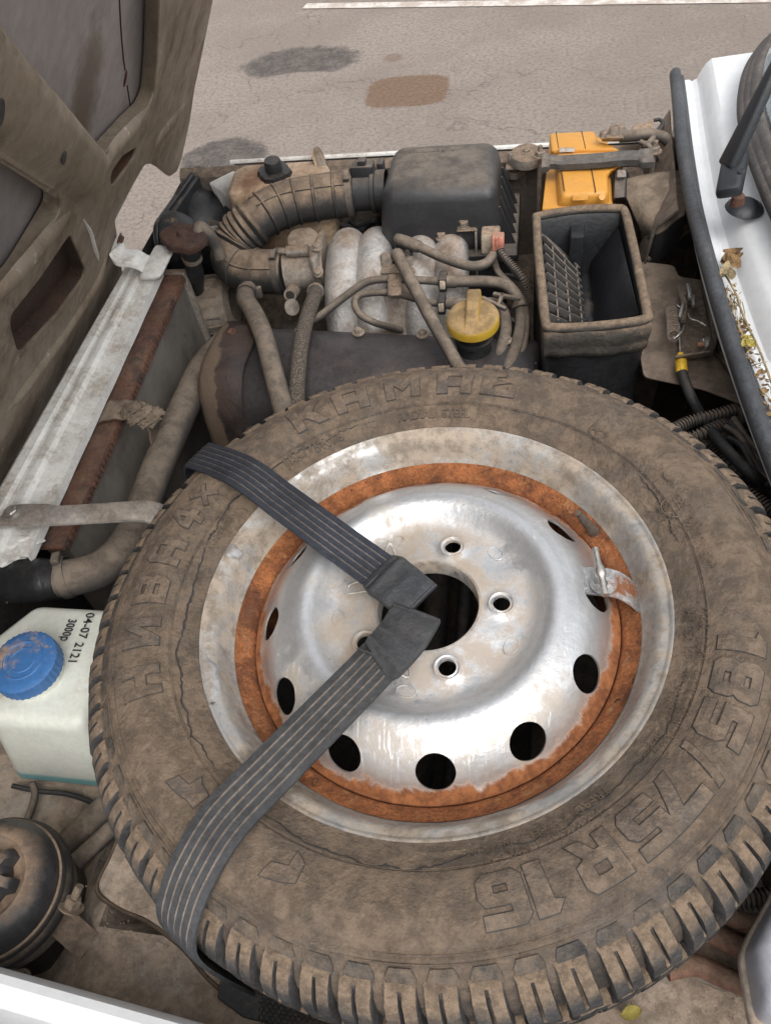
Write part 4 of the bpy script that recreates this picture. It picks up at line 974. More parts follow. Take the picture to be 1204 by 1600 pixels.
# ================================================================== wheel clamp with wing bolt
wc = thing('wheel_clamp', 'bent steel clamp plate with wing bolt holding the spare wheel rim', 'clamp', w2(940, 910, -.012))
rows = []
cp = [(908, 906, -.013), (925, 907, -.0115), (950, 909, -.0105), (968, 914, -.012), (985, 924, -.019), (998, 936, -.030)]
for p in spline([tuple(w2(*c_)) for c_ in cp], 5):
    s = (w2(940, 890, 0) - w2(944, 932, 0)) * .52; rows.append([V(p) - s, V(p) + s])
m_clampm = mk('zinc_clamp_plate', (.42, .42, .42), .4, .7, .3, dcol=(.30, .22, .16), dscale=30, upw=0, layers=[(RUSTC, 20, .58, .05, .9, 0)], bump=.3)
grid('clamp_plate', rows, m_clampm, wc, .0022, 40)
lathe('washer', [(.004, .0012), (.0125, .0012), (.0125, 0)], m_clampm, wc, w2(942, 912, -.0095), WN, 28)
A, B = w2(929, 857, .008), w2(945, 930, .006); mid = (A + B) / 2
tube('wing_bolt', [(A, .0030), (A.lerp(B, .3), .0030), (A.lerp(B, .45), .0050), (A.lerp(B, .56), .0052), (A.lerp(B, .7), .0033), (B, .0034)], .003, m_steel, wc, n=12, sub=5, smooth=50)
lathe('wing_bolt_shank', [(0, .0), (.0045, 0), (.0045, -.03), (0, -.03)], m_steel, wc, A.lerp(B, .5), WN, 16)

# ================================================================== radiator
rad = thing('radiator', 'flat radiator with rusty top tank behind the white slam panel', 'radiator', (-.58, .76, .33))
RE = [(P(44, 872, .889), P(250, 429, .889)), (P(90, 875, .889), P(286, 429, .889))]
def rx(y, k): a_, b_ = RE[k]; return lerp(a_.x, b_.x, (y - a_.y) / (b_.y - a_.y))
ya, yb = .487, 1.06
hexa('core', [(rx(ya, 0) + .004, ya + .01, .36), (rx(ya, 1) - .004, ya + .01, .36), (rx(yb, 1) - .004, yb - .008, .36), (rx(yb, 0) + .004, yb - .008, .36)],
     [(rx(ya, 0) + .004, ya + .01, .8805), (rx(ya, 1) - .004, ya + .01, .8805), (rx(yb, 1) - .004, yb - .008, .8805), (rx(yb, 0) + .004, yb - .008, .8805)], m_core, rad, .001)
hexa('top_tank', [(rx(ya, 0), ya, .880), (rx(ya, 1), ya, .880), (rx(yb, 1), yb, .880), (rx(yb, 0), yb, .880)], [(rx(ya, 0), ya, .889), (rx(ya, 1), ya, .889), (rx(yb, 1), yb, .889), (rx(yb, 0), yb, .889)], m_rust, rad, .003, 2)
hexa('side_plate', [(rx(yb, 0), yb - .006, .36), (rx(yb, 1) + .003, yb - .006, .36), (rx(yb, 1) + .003, yb + .006, .36), (rx(yb, 0), yb + .006, .36)], [(rx(yb, 0), yb - .006, .893), (rx(yb, 1) + .003, yb - .006, .893), (rx(yb, 1) + .003, yb + .006, .893), (rx(yb, 0), yb + .006, .893)], m_steeld, rad, .003)
b = bmesh.new()
for k in range(58):     # crimp tabs of the tank seam
    y = lerp(ya + .01, yb - .01, k / 57); x = rx(y, 1); box('', x - .002, x + .0015, y - .0032, y + .0032, .876, .884, None, bev=0, bm=b)
tag(bmo('crimp_tabs', b, m_rust, rad, None), kind='stuff')
# mounting strap over the tank, caked in mud
A = [P(150, 648, .893), P(172, 640, .9), P(205, 640, .897), P(228, 645, .893), P(240, 662, .878), P(243, 685, .85)]
rows = []
for i, p in enumerate(spline([tuple(q) for q in A], 6)):
    s = V((0, .020 - .006 * i / 30, .0)); rows.append([V(p) - s + V((0, 0, .0015 * math.sin(i * 1.7))), V(p) + V((0, 0, .002 * math.sin(i))), V(p) + s + V((0, 0, .0015 * math.cos(i * 1.3)))])
grid('mounting_strap', rows, m_flap, rad, .003, 50)
for k in range(5):
    bm = bmesh.new(); bmesh.ops.create_icosphere(bm, subdivisions=3, radius=1); c0 = P(205 + k * 9, 640 + (k % 2) * 10 + k * 2, .900 - k * .003)
    for v in bm.verts:
        q = v.co.copy(); kk = 1 + .3 * math.sin(q.x * 8 + k) * math.sin(q.y * 7 + q.z * 6 + k); v.co = c0 + V((q.x * .014 * kk, q.y * .015 * kk, q.z * .006 * kk))
    bmo('mud_clod', bm, m_flap, rad, 70)
# filler neck with rusty cap
fc = thing('coolant_filler', 'dark rusty filler cap on a black neck at the far radiator end', 'filler', P(300, 440, .84))
def lobes(r, h, a, j): return (r * (1 + (.10 * math.cos(2 * a + .8) + .04 * math.cos(6 * a)) * (j in (2, 3, 4))), h)
cc_ = P(287, 371, .955)
m_brown = mk('rusty_brown_cap', (.085, .042, .03), .75, 0, .1, dcol=(.18, .12, .08), layers=[((.05, .03, .025), 40, .55, .1, .9, 0)], bump=.4)
lathe('cap', [(0, .006), (.009, .006), (.034, .004), (.036, -.002), (.034, -.008), (.024, -.010), (0, -.010)], m_brown, fc, cc_, (.15, -.05, 1), 48, lobes)
lathe('cap_button', [(0, .012), (.007, .011), (.010, .006), (.012, .0055)], m_brown, fc, cc_, (.15, -.05, 1), 24)
tube('neck', [(cc_ + V((.002, 0, -.008)), .018), (cc_ + V((.004, 0, -.025)), .017), (P(300, 405, .91), .013), (P(304, 425, .88), .0155), (P(307, 445, .84), .013), (P(309, 480, .74), .012)], .016, m_hosec, fc, n=18)
tube('overflow_pipe', [cc_ + V((.02, .005, -.012)), P(312, 356, .955), P(325, 365, .945), P(338, 385, .92), P(345, 405, .9)], .0105, m_hose, fc, n=14)
ring('neck_clamp', P(300, 402, .915), (.1, -.2, 1), .0145, .010, .002, m_steeld, fc)
# stay bar bolted to the slam panel
sb = thing('stay_bar', 'flat grey steel stay bolted across the radiator towards the tyre', 'bracket', P(20, 805, .925))
rows = []
for i, p in enumerate(spline([tuple(P(*q)) for q in ((4, 806, .931), (30, 804, .932), (90, 804, .935), (160, 800, .938), (215, 797, .938), (238, 800, .935), (252, 806, .925), (262, 815, .905))], 8)):
    w_ = (.017 if i < 14 else .0145); s = V((.15, 1, 0)).normalized() * w_; k = V((0, 0, .002))
    rows.append([V(p) - s - V((0, 0, .004)), V(p) - s, V(p) - s * .6 + k, V(p) + s * .6 + k, V(p) + s, V(p) + s - V((0, 0, .004))])
grid('bar', rows, mk('grey_primer', (.34, .31, .28), .5, 0, .45, dcol=(.26, .21, .165), dscale=9, upw=.1, soft=.15, layers=[((.55, .52, .48), 22, .68, .03, .5, 0)], bump=.2), sb, .002, 50)
bolt('bolt', P(20, 803, .934), (.05, 0, 1), .008, .008, m_steel, sb, 1.5)
# ================================================================== radiator hoses
rh = thing('radiator_hose', 'thick dusty brown hose sloping down beside the radiator core', 'hose', P(100, 905, .80))
tube('hose', [P(362, 532, .815), P(345, 543, .812), P(316, 577, .815), P(294, 622, .82), P(272, 672, .825), P(250, 722, .832), P(231, 772, .84), P(212, 826, .852), P(190, 862, .865), P(160, 888, .874), P(125, 900, .879), P(92, 905, .88)], .0225, m_hose, rh, n=24, sub=10)
clamp(P(104, 902, .879), (P(120, 898, .879) - P(90, 906, .879)), .0248, m_hose, rh, .011, True, (0, .3, 1))
tube('spigot', [(P(95, 905, .88), .024), (P(78, 906, .88), .026), (P(70, 907, .88), .0275), (P(50, 907, .878), .028), (P(28, 908, .876), .027), (P(12, 908, .87), .025)], .03, m_blackp, rh, n=16, smooth=30)

# ================================================================== washer bottle
wb = thing('washer_bottle', 'milky plastic washer bottle with blue screw cap and marker writing', 'bottle', (-.53, .33, .75))
zt = .90; zb_ = .748
bb = bmesh.new()
tA, tB, tC, tD = P(46, 938, zt), P(163, 944, zt), P(156, 1110, .905), P(-14, 1108, .905)
topc = [V((tD.x - .005, .262, .897)), V((-.437, .262, .897)), V((-.437, .405, .895)), V((-.556, .406, .895)), V((-.600, .345, .893))]
botc = [V((-.585, .245, zb_)), V((-.440, .245, zb_)), V((-.437, .40, zb_)), V((-.556, .40, zb_)), V((-.610, .345, zb_))]
hexa('body', botc, topc, m_bottle, wb, .014, 5, 60)
bcx = P(52, 1048, .905)
lathe('neck', [(.030, -.012), (.030, .006), (0, .006)], m_bottle, wb, bcx, (0, 0, 1), 32)
def capr(r, h, a, j): return (r * (1 + (.022 if (int(a / (2 * math.pi) * 144) % 4 < 2) else 0) * (j in (3, 4, 5))), h)
lathe('cap', [(0, .0205), (.026, .020), (.0325, .0195), (.035, .018), (.0355, .010), (.0355, .002), (.033, .0), (0, 0)], m_blue, wb, bcx + V((0, 0, .004)), (.02, -.03, 1), 144, capr, 30)
for r_ in (.012, .020): lathe('cap_ring', [(r_, .0), (r_ + .0008, .0010), (r_ + .0020, .0010), (r_ + .0028, 0)], m_blue, wb, bcx + V((0, 0, .0241)), (.02, -.03, 1), 40)
# marker writing, read from beside the radiator
def write(s, px, py, px2, py2, size, z, par, mat):
    me = textmesh(s, size, .0003, .0001, 0, 1.05)
    A, B = P(px, py, z), P(px2, py2, z); d = (B - A).normalized(); n_ = V((0, 0, 1)); u = n_.cross(d)
    xs = [v.co.x for v in me.vertices]; L = max(xs) - min(xs); k = (B - A).length / L
    for v in me.vertices: x, y, q = v.co; v.co = A + d * (x - min(xs)) * k + u * y + n_ * (q + .0003)
    me.materials.append(mat)
    o = bpy.data.objects.new('marker_writing', me); C.objects.link(o); o.parent = par; o.matrix_parent_inverse = wm(par).inverted(); return o
write('04-07', 136, 958, 122, 998, .0145, .8975, wb, m_marker); write('2121', 119, 1004, 107, 1034, .0145, .8975, wb, m_marker)
write('3000р', 108, 968, 94, 1001, .0145, .8975, wb, m_marker)

# ================================================================== round canister
cn = thing('vapour_canister', 'round black dust-covered canister with lobed knob by the near fender', 'canister', P(0, 1395, .745))
co_ = P(-4, 1392, .862); cax = (.10, .02, 1)
def knob(r, h, a, j): return (r, h)
lathe('lower_body', [(a_ * .76, b__ * .85) for a_, b__ in [(.060, -.125), (.074, -.118), (.078, -.09), (.079, -.03), (.083, -.020), (.083, -.012)]], m_blackp, cn, co_, cax, 64)
lathe('clamp_ring', [(a_ * .76, b__ * .85) for a_, b__ in [(.080, -.014), (.0885, -.012), (.0895, -.006), (.0885, -.001), (.085, .003), (.083, .006), (.0825, .003)]], m_duct, cn, co_, cax, 72)
lathe('clamp_ring', [(a_ * .76, b__ * .85) for a_, b__ in [(.082, .004), (.0852, .005), (.0858, .009), (.083, .013), (.079, .014)]], m_duct, cn, co_, cax, 72)
m_dome = mk('dome_plastic', (.035, .035, .037), .42, 0, .36, dcol=(.23, .155, .10), dscale=6, upw=.35, soft=.2, bump=.15)
lathe('dome', [(a_ * .76, b__ * .85) for a_, b__ in [(.081, .008), (.080, .016), (.0765, .028), (.069, .038), (.058, .044), (.052, .0445), (.046, .040), (.030, .037), (0, .037)]], m_dome, cn, co_, cax, 72)
def lob(r, h, a, j): return (r * (1 + .17 * (1 if math.cos(7 * a) > .15 else -.6 if math.cos(7 * a) < -.35 else 0) * (j > 1)), h)
lathe('knob', [(a_ * .76, b__ * .85) for a_, b__ in [(0, .060), (.022, .059), (.030, .057), (.037, .050), (.040, .040), (.041, .034)]], m_dome, cn, co_, cax, 84, lob, 35)
lathe('band', [(a_ * .76, b__ * .85) for a_, b__ in [(.0800, -.045), (.0815, -.045), (.0815, -.02), (.0800, -.02)]], m_steeld, cn, co_, cax, 64, close=True)
A, B = P(92, 1437, .835), P(140, 1480, .815)
d = (B - A).normalized(); s = d.cross(V((0, 0, 1))).normalized() * .013
hexa('bracket', [A - s - V((0, 0, .002)), B - s - V((0, 0, .002)), B + s - V((0, 0, .002)), A + s - V((0, 0, .002))], [A - s, B - s, B + s, A + s], m_steeld, cn, .0006, 1)
bolt('clamp_bolt', P(111, 1418, .852), (.35, .75, .55), .008, .010, m_flap, cn, 1.5, .012)
bolt('bracket_bolt', P(30, 1534, .83), (0, .3, 1), .008, .010, m_flap, cn, 1.4, .006)
# pipes between bottle and canister
h1 = thing('washer_hose', 'broad brown dusty pipe beside the canister running under the tyre', 'hose', P(120, 1310, .77))
tube('pipe', [P(75, 1350, .768), P(110, 1318, .768), P(150, 1280, .775), P(190, 1243, .80), P(230, 1206, .80)], .0165, m_hose, h1, n=18)
h2 = thing('washer_hose', 'thin brown dusty pipe alongside the broad pipe under the tyre', 'hose', P(130, 1340, .79))
tube('pipe', [P(98, 1380, .79), P(115, 1352, .79), P(150, 1318, .79), P(190, 1282, .80), P(240, 1240, .80)], .0095, m_hose, h2, n=16)
h3 = thing('rubber_tube', 'thin pale tube hanging below the washer bottle', 'tube', P(40, 1280, .76))
tube('tube', [P(50, 1222, .765), P(55, 1240, .757), P(50, 1262, .752), P(38, 1290, .752), P(25, 1310, .752)], .0042, m_hose, h3, n=10)
h4 = thing('cable', 'thin black cable lying behind the washer bottle base', 'cable', P(100, 1240, .76))
tube('cable', [P(20, 1228, .757), P(60, 1236, .755), P(100, 1240, .755), P(130, 1248, .755), P(160, 1262, .757)], .003, m_hosec, h4, n=8)
# perforated black mat under the near tread
pm = thing('rubber_mat', 'black perforated rubber mat peeking out under the near tyre tread', 'mat', P(450, 1580, .82))
b = bmesh.new(); A = P(355, 1545, .818)
mo = [P(a, b_, .822) for a, b_ in ((345, 1530), (400, 1535), (480, 1560), (580, 1600), (580, 1640), (380, 1590), (340, 1560))]
plate('sheet', [[(p.x, p.y) for p in mo]], M.Translation((0, 0, .8195)), .004, m_blackp, pm, .001)
b = bmesh.new()
for i in range(15):
    for j in range(11):
        px, py = 408 + i * 9 + (j % 2) * 4.5, 1538 + j * 6.5 + i * 1.5
        if py > 1600: continue
        p = P(px, py, .8238); lathe('', [(.0016, 0), (.0022, .0006), (.0022, 0)], None, o=p, n=8, bm=b)
tag(bmo('perforations', b, m_strap, pm, 40), kind='stuff')
# fallen yellow leaf
lf = thing('leaf', 'small yellow fallen leaf on the dusty inner fender', 'leaf', P(985, 1583, .82))
c0 = P(985, 1583, .822); rows = []
for i in range(9):
    t_ = i / 8; w_ = .005 * math.sin(math.pi * t_) ** .7 + .0002; c1 = c0 + V(((t_ - .5) * .017, (t_ - .5) * .006, .002 * math.sin(t_ * 3)))
    rows.append([c1 + V((-.2, 1, 0)) * w_ + V((0, 0, .002)), c1, c1 - V((-.2, 1, 0)) * w_ + V((0, 0, .002))])
grid('blade', rows, m_yleaf, lf, .0004, 60)
# ================================================================== lower right corner: hoses and reservoir
for k, (pts, r, lab) in enumerate([
    ([(1040, 1515), (1085, 1508), (1130, 1527), (1175, 1545), (1240, 1570)], .0088, 'pinkish-brown hose lowest of the bundle by the milky reservoir'),
    ([(1060, 1455), (1100, 1455), (1140, 1474), (1175, 1487), (1240, 1505)], .0088, 'pinkish-brown hose in the middle of the bundle by the milky reservoir'),
    ([(1080, 1425), (1125, 1428), (1155, 1440), (1185, 1445), (1250, 1455)], .0080, 'pinkish-brown hose uppermost of the bundle by the milky reservoir')]):
    t_ = thing('coolant_hose', lab, 'hose', P(*pts[1], .832)); tube('hose', [P(*p, .832) for p in pts], r, m_pink, t_, n=16)
t_ = thing('metal_pipe', 'pale thin metal pipe under the pinkish hoses', 'pipe', P(1090, 1520, .832)); tube('pipe', [P(1040, 1490, .826), P(1062, 1500, .826), P(1095, 1522, .826), P(1125, 1535, .826), P(1180, 1552, .826)], .006, m_steeld, t_, n=12)
t_ = thing('wiring_conduit', 'black corrugated conduit above the pinkish hoses', 'conduit', P(1160, 1405, .832)); tube('conduit', [P(1120, 1410, .832), P(1155, 1406, .832), P(1190, 1405, .832), P(1240, 1400, .832)], .0085, m_conduit, t_, n=12, corr=(.0045, .0013))
t_ = thing('wiring_loom', 'taped brown wiring loom beside the corrugated conduit', 'loom', P(1160, 1425, .832)); tube('loom', [P(1090, 1440, .826), P(1130, 1425, .826), P(1165, 1424, .826), P(1240, 1420, .826)], .0085, m_hose, t_, n=12)
rs = thing('fluid_reservoir', 'milky grey plastic reservoir with a pale rim in the bay corner', 'reservoir', P(1200, 1520, .82))
ro = [P(a, b_, .915) for a, b_ in ((1230, 1350), (1204, 1400), (1172, 1455), (1158, 1488), (1160, 1510), (1168, 1560), (1180, 1620), (1300, 1620), (1300, 1350))]
c0 = sum(ro, V()) / len(ro)
ri = [c0.lerp(p, .80) for p in ro]
plate('rim', [[(p.x, p.y) for p in ro]], M.Translation((0, 0, .895)), .014, m_resrim, rs, .004, rnd=.012)
b = bmesh.new(); L = []
for f, z in ((.86, .909), (.84, .918), (.78, .930), (.66, .938), (.4, .941), (.1, .941)):
    L.append([b.verts.new((lerp(c0.x, p[0], f), lerp(c0.y, p[1], f), z)) for p in roundpoly([(p.x, p.y) for p in ro], .012)])
for p, q in zip(L[:-1], L[1:]):
    for j in range(len(p)): k = (j + 1) % len(p); b.faces.new((p[j], p[k], q[k], q[j]))
b.faces.new(L[-1]); bmo('lid', b, m_res, rs, 60)
hexa('tank', [V((p.x * .5 + c0.x * .5 + .01, p.y * .5 + c0.y * .5, .82)) for p in ro], [V((p.x * .6 + c0.x * .4 + .01, p.y * .6 + c0.y * .4, .896)) for p in ro], m_res, rs, .004)

# ================================================================== engine
en = thing('engine', 'dusty engine with dark valve cover and cast aluminium intake runners', 'engine', (-.2, .9, .33))
def sub(name, par, at): o = bpy.data.objects.new(name, None); C.objects.link(o); o.location = at; o.parent = par; o.matrix_parent_inverse = wm(par).inverted(); return o
box('block', -.43, .0, .72, 1.06, .36, .79, m_dark, en, .01)
hexa('crankcase', [(-.40, .30, .36), (.02, .30, .36), (.02, .74, .36), (-.40, .74, .36)], [(-.40, .5, .56), (.02, .5, .56), (.02, .74, .60), (-.40, .74, .60)], m_dark, en, .02)
for k, (x, r, m_) in enumerate(((-.165, .014, m_dusty), (-.125, .018, m_dark), (-.085, .010, m_hosec), (-.05, .014, m_dark))):
    tube('exhaust_pipe', [V((x - .02, .18, .50)), V((x, .36, .60)), V((x + .005, .55, .66)), V((x, .75, .68))], r, m_, en, n=14)
# valve cover
eA, eB = V((-.399, .954, 0)), V((.004, .918, 0)); ed = (eB - eA).normalized(); ep = V((ed.y, -ed.x, 0))        # ep points towards the near side
vsec = [(-.004, .76), (-.004, .835), (.000, .850), (.010, .860), (.030, .864), (.065, .864), (.100, .858), (.130, .844), (.150, .820), (.160, .785), (.166, .74), (.178, .735), (.178, .725)]
def vrow(s, k=1., dz=0., grow=0.):
    o = eA + ed * s; return [V((o.x, o.y, 0)) + ep * (.08 + (a - .08) * k * (1 + grow)) + V((0, 0, lerp(.74, z, k) + dz)) for a, z in vsec]
rows = [vrow(lerp(-.02, .41, i / 20)) for i in range(21)] + [vrow(.416, .97), vrow(.420, .90), vrow(.421, .5)]
grid('valve_cover', rows, m_vc, en, 0, 50)
rows = [vrow(s, k, dz, g) for s, k, dz, g in ((-.012, 1, .002, .02), (-.016, 1.0, .009, .05), (-.04, 1.0, .011, .05), (-.066, 1.0, .009, .04), (-.080, .985, .006, .03), (-.088, .95, .003, .01), (-.092, .89, 0, 0), (-.094, .5, 0, 0), (-.095, .1, 0, 0))]
keep = vsec; vsec = [(-.004, .70), (-.004, .835), (.002, .855), (.014, .868), (.035, .872), (.075, .872), (.108, .868), (.130, .856), (.146, .832), (.156, .79), (.160, .74), (.160, .72), (.160, .70)]
rows = [vrow(s, k, dz, g) for s, k, dz, g in ((-.012, 1, .0, .0), (-.014, 1.0, .004, .03), (-.04, 1.0, .006, .04), (-.074, 1.0, .004, .03), (-.082, .985, .001, .01), (-.087, .955, 0, 0), (-.0885, .9, 0, 0), (-.0885, .5, 0, 0), (-.0885, .1, 0, 0))]
ec = grid('timing_cover', rows, m_rustdark, en, 0, 60)
pf = P(372, 672, .752)
hexa('cover_flange', [P(a, b_, .745) for a, b_ in ((326, 662), (345, 652), (430, 668), (430, 690), (335, 684))], [P(a, b_, .752) for a, b_ in ((326, 662), (345, 652), (430, 668), (430, 690), (335, 684))], m_rustdark, en, .002)
bolt('cover_bolt', P(333, 666, .753), (0, 0, 1), .0065, .010, m_rust, en)
# oil filler cap
ocp = sub('oil_cap', en, P(738, 495, .925))
oc = P(738, 494, .926); oax = (.0, -.10, 1)
lathe('cap', [(0, .004), (.030, .003), (.0355, 0), (.0370, -.003), (.0372, -.014), (.034, -.016), (0, -.016)], m_ycap, ocp, oc, oax, 64)
rows = []
for i, (yy, w_, h) in enumerate(((.046, .0085, .003), (.040, .0095, .012), (.028, .0095, .0165), (.010, .009, .0165), (-.006, .0085, .014), (-.018, .0088, .009), (-.028, .0095, .004), (-.034, .0105, .001))):
    c0 = oc + V((0, yy, -.1 * -yy * 0 + yy * .10)); rows.append([c0 + V((-w_ - .001, 0, -.004)), c0 + V((-w_, 0, h * .85)), c0 + V((-w_ * .8, 0, h)), c0 + V((w_ * .8, 0, h)), c0 + V((w_, 0, h * .85)), c0 + V((w_ + .001, 0, -.004))])
grid('grip', rows, m_ycap, ocp, 0, 60)
lathe('filler_neck', [(.024, .0), (.024, -.02), (.0275, -.021), (.0275, -.027), (.024, -.028), (.026, -.07)], m_blackp, ocp, oc - V((0, .0, .014)), oax, 40)
# intake manifold
im = sub('intake_manifold', en, V((-.22, 1.05, .8)))
for x in (-.309, -.259, -.182, -.132):
    f = .92 if x > -.2 else 1.0
    tube('runner', [(V((x, 1.185, .74)), .026 * f), (V((x, 1.18, .82)), .028 * f), (V((x, 1.155, .868)), .029 * f), (V((x + .002, 1.115, .884)), .030 * f), (V((x + .004, 1.07, .872)), .031 * f), (V((x + .006, 1.03, .846)), .031 * f), (V((x + .008, 1.0, .80)), .030 * f), (V((x + .009, .985, .74)), .028 * f)], .03, m_alu, im, n=24, sub=8)
hexa('plenum', [(-.335, 1.0, .74), (-.08, .985, .74), (-.085, 1.09, .74), (-.335, 1.10, .74)], [(-.335, 1.005, .815), (-.085, .99, .815), (-.085, 1.08, .83), (-.335, 1.09, .83)], m_alu, im, .018, 4)
hexa('web', [(-.300, 1.0, .80), (-.262, 1.0, .80), (-.262, 1.12, .80), (-.300, 1.12, .80)], [(-.298, 1.03, .855), (-.264, 1.03, .855), (-.264, 1.12, .88), (-.298, 1.12, .88)], m_alu, im, .006, 2)
hexa('web', [(-.168, .995, .80), (-.136, .995, .80), (-.136, 1.11, .80), (-.168, 1.11, .80)], [(-.168, 1.02, .855), (-.136, 1.02, .855), (-.136, 1.11, .88), (-.168, 1.11, .88)], m_alu, im, .006, 2)
hexa('flange_block', [P(a, b_, .865) for a, b_ in ((594, 438), (652, 436), (650, 416), (596, 417))], [P(a, b_, .893) for a, b_ in ((594, 427), (650, 425), (648, 411), (596, 412))], m_alud, im, .003)
hexa('support_leg', [P(a, b_, .80) for a, b_ in ((597, 535), (642, 533), (640, 500), (600, 500))], [P(a, b_, .872) for a, b_ in ((596, 455), (646, 452), (644, 430), (598, 432))], m_alud, im, .006, 3)
bolt('manifold_bolt', P(603, 412, .893), (0, 0, 1), .0085, .017, m_alud, im, 1.15); bolt('manifold_bolt', P(638, 413, .893), (0, 0, 1), .0085, .015, m_alud, im, 1.15)
bolt('manifold_bolt', P(689, 372, .905), (0, 0, 1), .007, .01, m_alud, im, 1.3)
tube('cross_tube', [P(515, 486, .80), P(560, 490, .80), P(640, 492, .80), P(740, 490, .80)], .014, m_hosec, im, n=14)
# throttle body
tb = sub('throttle_body', en, P(475, 420, .85)); tc = P(447, 422, .857); te = P(508, 416, .857); tax = te - tc; L = tax.length
lathe('housing', [(0, 0), (.036, 0), (.036, L * .72), (.040, L * .73), (.040, L * .80), (.034, L * .82), (.034, L)], m_alud, tb, tc, tax, 40)
q0 = P(497, 416, .857); 
hexa('mounting_flange', [q0 + V((0, a, b_)) for a, b_ in ((-.045, -.045), (.045, -.045), (.045, .045), (-.045, .045))], [q0 + V((.012, a, b_)) for a, b_ in ((-.045, -.045), (.045, -.045), (.045, .045), (-.045, .045))], m_alud, tb, .008, 3)
lathe('throttle_cap', [(0, .012), (.022, .012), (.026, .009), (.028, 0), (.028, -.01)], m_alud, tb, P(474, 378, .893), (.05, -.1, 1), 30, lambda r, h, a, j: (r * (1.06 if math.cos(5 * a) > .8 else 1), h))
tube('sensor', [(P(448, 393, .90), .009), (P(462, 392, .90), .0095), (P(482, 391, .90), .0095)], .009, m_steeld, tb, n=16)
tube('sensor_elbow', [P(450, 393, .90), P(438, 392, .90), P(433, 398, .885), P(432, 408, .87)], .005, m_alud, tb, n=10)
lathe('port', [(0, .012), (.011, .012), (.012, .0), (.012, -.02)], m_alud, tb, P(456, 457, .84), (.0, -1, .25), 20); lathe('port_bore', [(0, .0005), (.0075, .0005), (.008, -.002)], m_dark, tb, P(456, 457, .84) + V((0, -1, .25)).normalized() * .0120, (0, -1, .25), 20)
bolt('flange_bolt', P(495, 388, .905), (0, 0, 1), .006, .008, m_alud, tb); bolt('flange_bolt', P(497, 425, .88), (0, -.7, .7), .006, .008, m_alud, tb)
lathe('lever', [(0, .003), (.014, .003), (.014, 0), (0, 0)], m_steeld, tb, P(455, 480, .83), (.7, -.5, .4), 20)
# fuel rail
fr = sub('fuel_rail', en, P(640, 438, .9))
tube('pipe', [P(490, 500, .862), P(505, 490, .868), P(530, 470, .88), P(563, 446, .895), P(583, 438, .90), P(610, 436, .90), P(660, 438, .90), P(686, 440, .90)], .0062, m_hose, fr, n=12)
tube('pipe', [P(640, 520, .80), P(612, 512, .83), P(585, 504, .862), P(563, 492, .876), P(554, 474, .883), P(562, 461, .888), P(590, 457, .89), P(615, 458, .89), P(640, 464, .888), P(665, 472, .886), P(700, 474, .886)], .0056, m_hose, fr, n=12)
hexa('pipe_bracket', [P(a, b_, .885) for a, b_ in ((605, 468), (628, 468), (628, 431), (605, 431))], [P(a, b_, .910) for a, b_ in ((605, 462), (628, 462), (628, 427), (605, 427))], m_steeld, fr, .005, 2)
bolt('bracket_screw', P(616, 446, .910), (0, -.2, 1), .004, .004, m_steeld, fr)
for (x, y, z) in ((692, 439, .90), (690, 474, .886)):
    p = P(x, y, z); box('quick_coupling', p.x - .006, p.x + .006, p.y - .012, p.y + .012, p.z - .013, p.z + .011, m_hosec, fr, .002); box('coupling_clip', p.x - .0042, p.x + .0042, p.y - .0135, p.y - .011, p.z - .006, p.z + .009, m_cream, fr, .001)
tube('fuel_hose', [(P(698, 440, .90), .0098), (P(712, 440, .90), .0098), (P(715, 440, .90), .0085), (P(760, 440, .90), .0088), (P(790, 446, .90), .0088), (P(808, 466, .89), .0088), (P(814, 495, .875), .0092), (P(808, 535, .865), .0092), (P(792, 577, .855), .0095), (P(775, 620, .83), .0095)], .009, m_hose, fr, n=14)
tube('fuel_hose', [(P(698, 474, .886), .0092), (P(715, 475, .886), .0092), (P(740, 476, .886), .0085), (P(770, 474, .886), .0085), (P(785, 486, .88), .0085), (P(790, 515, .87), .009), (P(783, 545, .86), .009), (P(772, 580, .85), .009)], .009, m_hose, fr, n=14)

# hoses across the engine, each a thing of its own
def hosething(label, pts, r, mat=m_hose, name='hose', cat='hose', corr=None, n=14):
    t_ = thing(name, label, cat, P(*pts[-1][:3])); tube(name if name != 'hose' else 'hose_body', [(P(*p[:3]), p[3] if len(p) > 3 else r) for p in pts], r, mat, t_, n=n, corr=corr); return t_
hosething('straight dusty breather hose slanting down beside the yellow oil cap', [(620, 398, .925, .0108), (626, 408, .928), (640, 436, .925), (665, 483, .915), (690, 527, .905), (714, 570, .895), (735, 610, .88)], .0095)
hosething('dusty vacuum hose curving from the intake runners to the pressure sensor', [(620, 373, .925, .0085), (630, 377, .925, .0098), (652, 385, .924, .0095), (655, 386, .924, .0075), (690, 402, .922), (730, 415, .92), (755, 413, .92), (768, 402, .92), (774, 388, .922)], .0075)
hosething('thin dusty pipe curving behind the fuel hoses beside the air intake', [(770, 402, .90), (778, 425, .895), (800, 448, .89), (818, 475, .885), (822, 510, .87), (815, 550, .86), (800, 582, .85)], .0052)
h = hosething('smooth tan coolant hose dropping from the duct clamp over the timing cover', [(388, 452, .875), (384, 468, .880), (396, 488, .890), (412, 525, .895), (424, 570, .892), (436, 615, .885), (448, 660, .87)], .0150, n=18)
clamp(P(386, 458, .878), P(384, 468, .88) - P(388, 452, .875), .0155, m_hose, h, .009, True, (1, 0, 0))
h = hosething('braided fabric hose dropping from the throttle body behind the tyre', [(494, 452, .862), (490, 466, .872), (480, 495, .885), (470, 540, .888), (465, 590, .882), (463, 650, .86)], .0118, m_braid, n=18)
clamp(P(493, 455, .864), P(490, 466, .872) - P(494, 452, .862), .0122, m_steeld, h, .006, False)
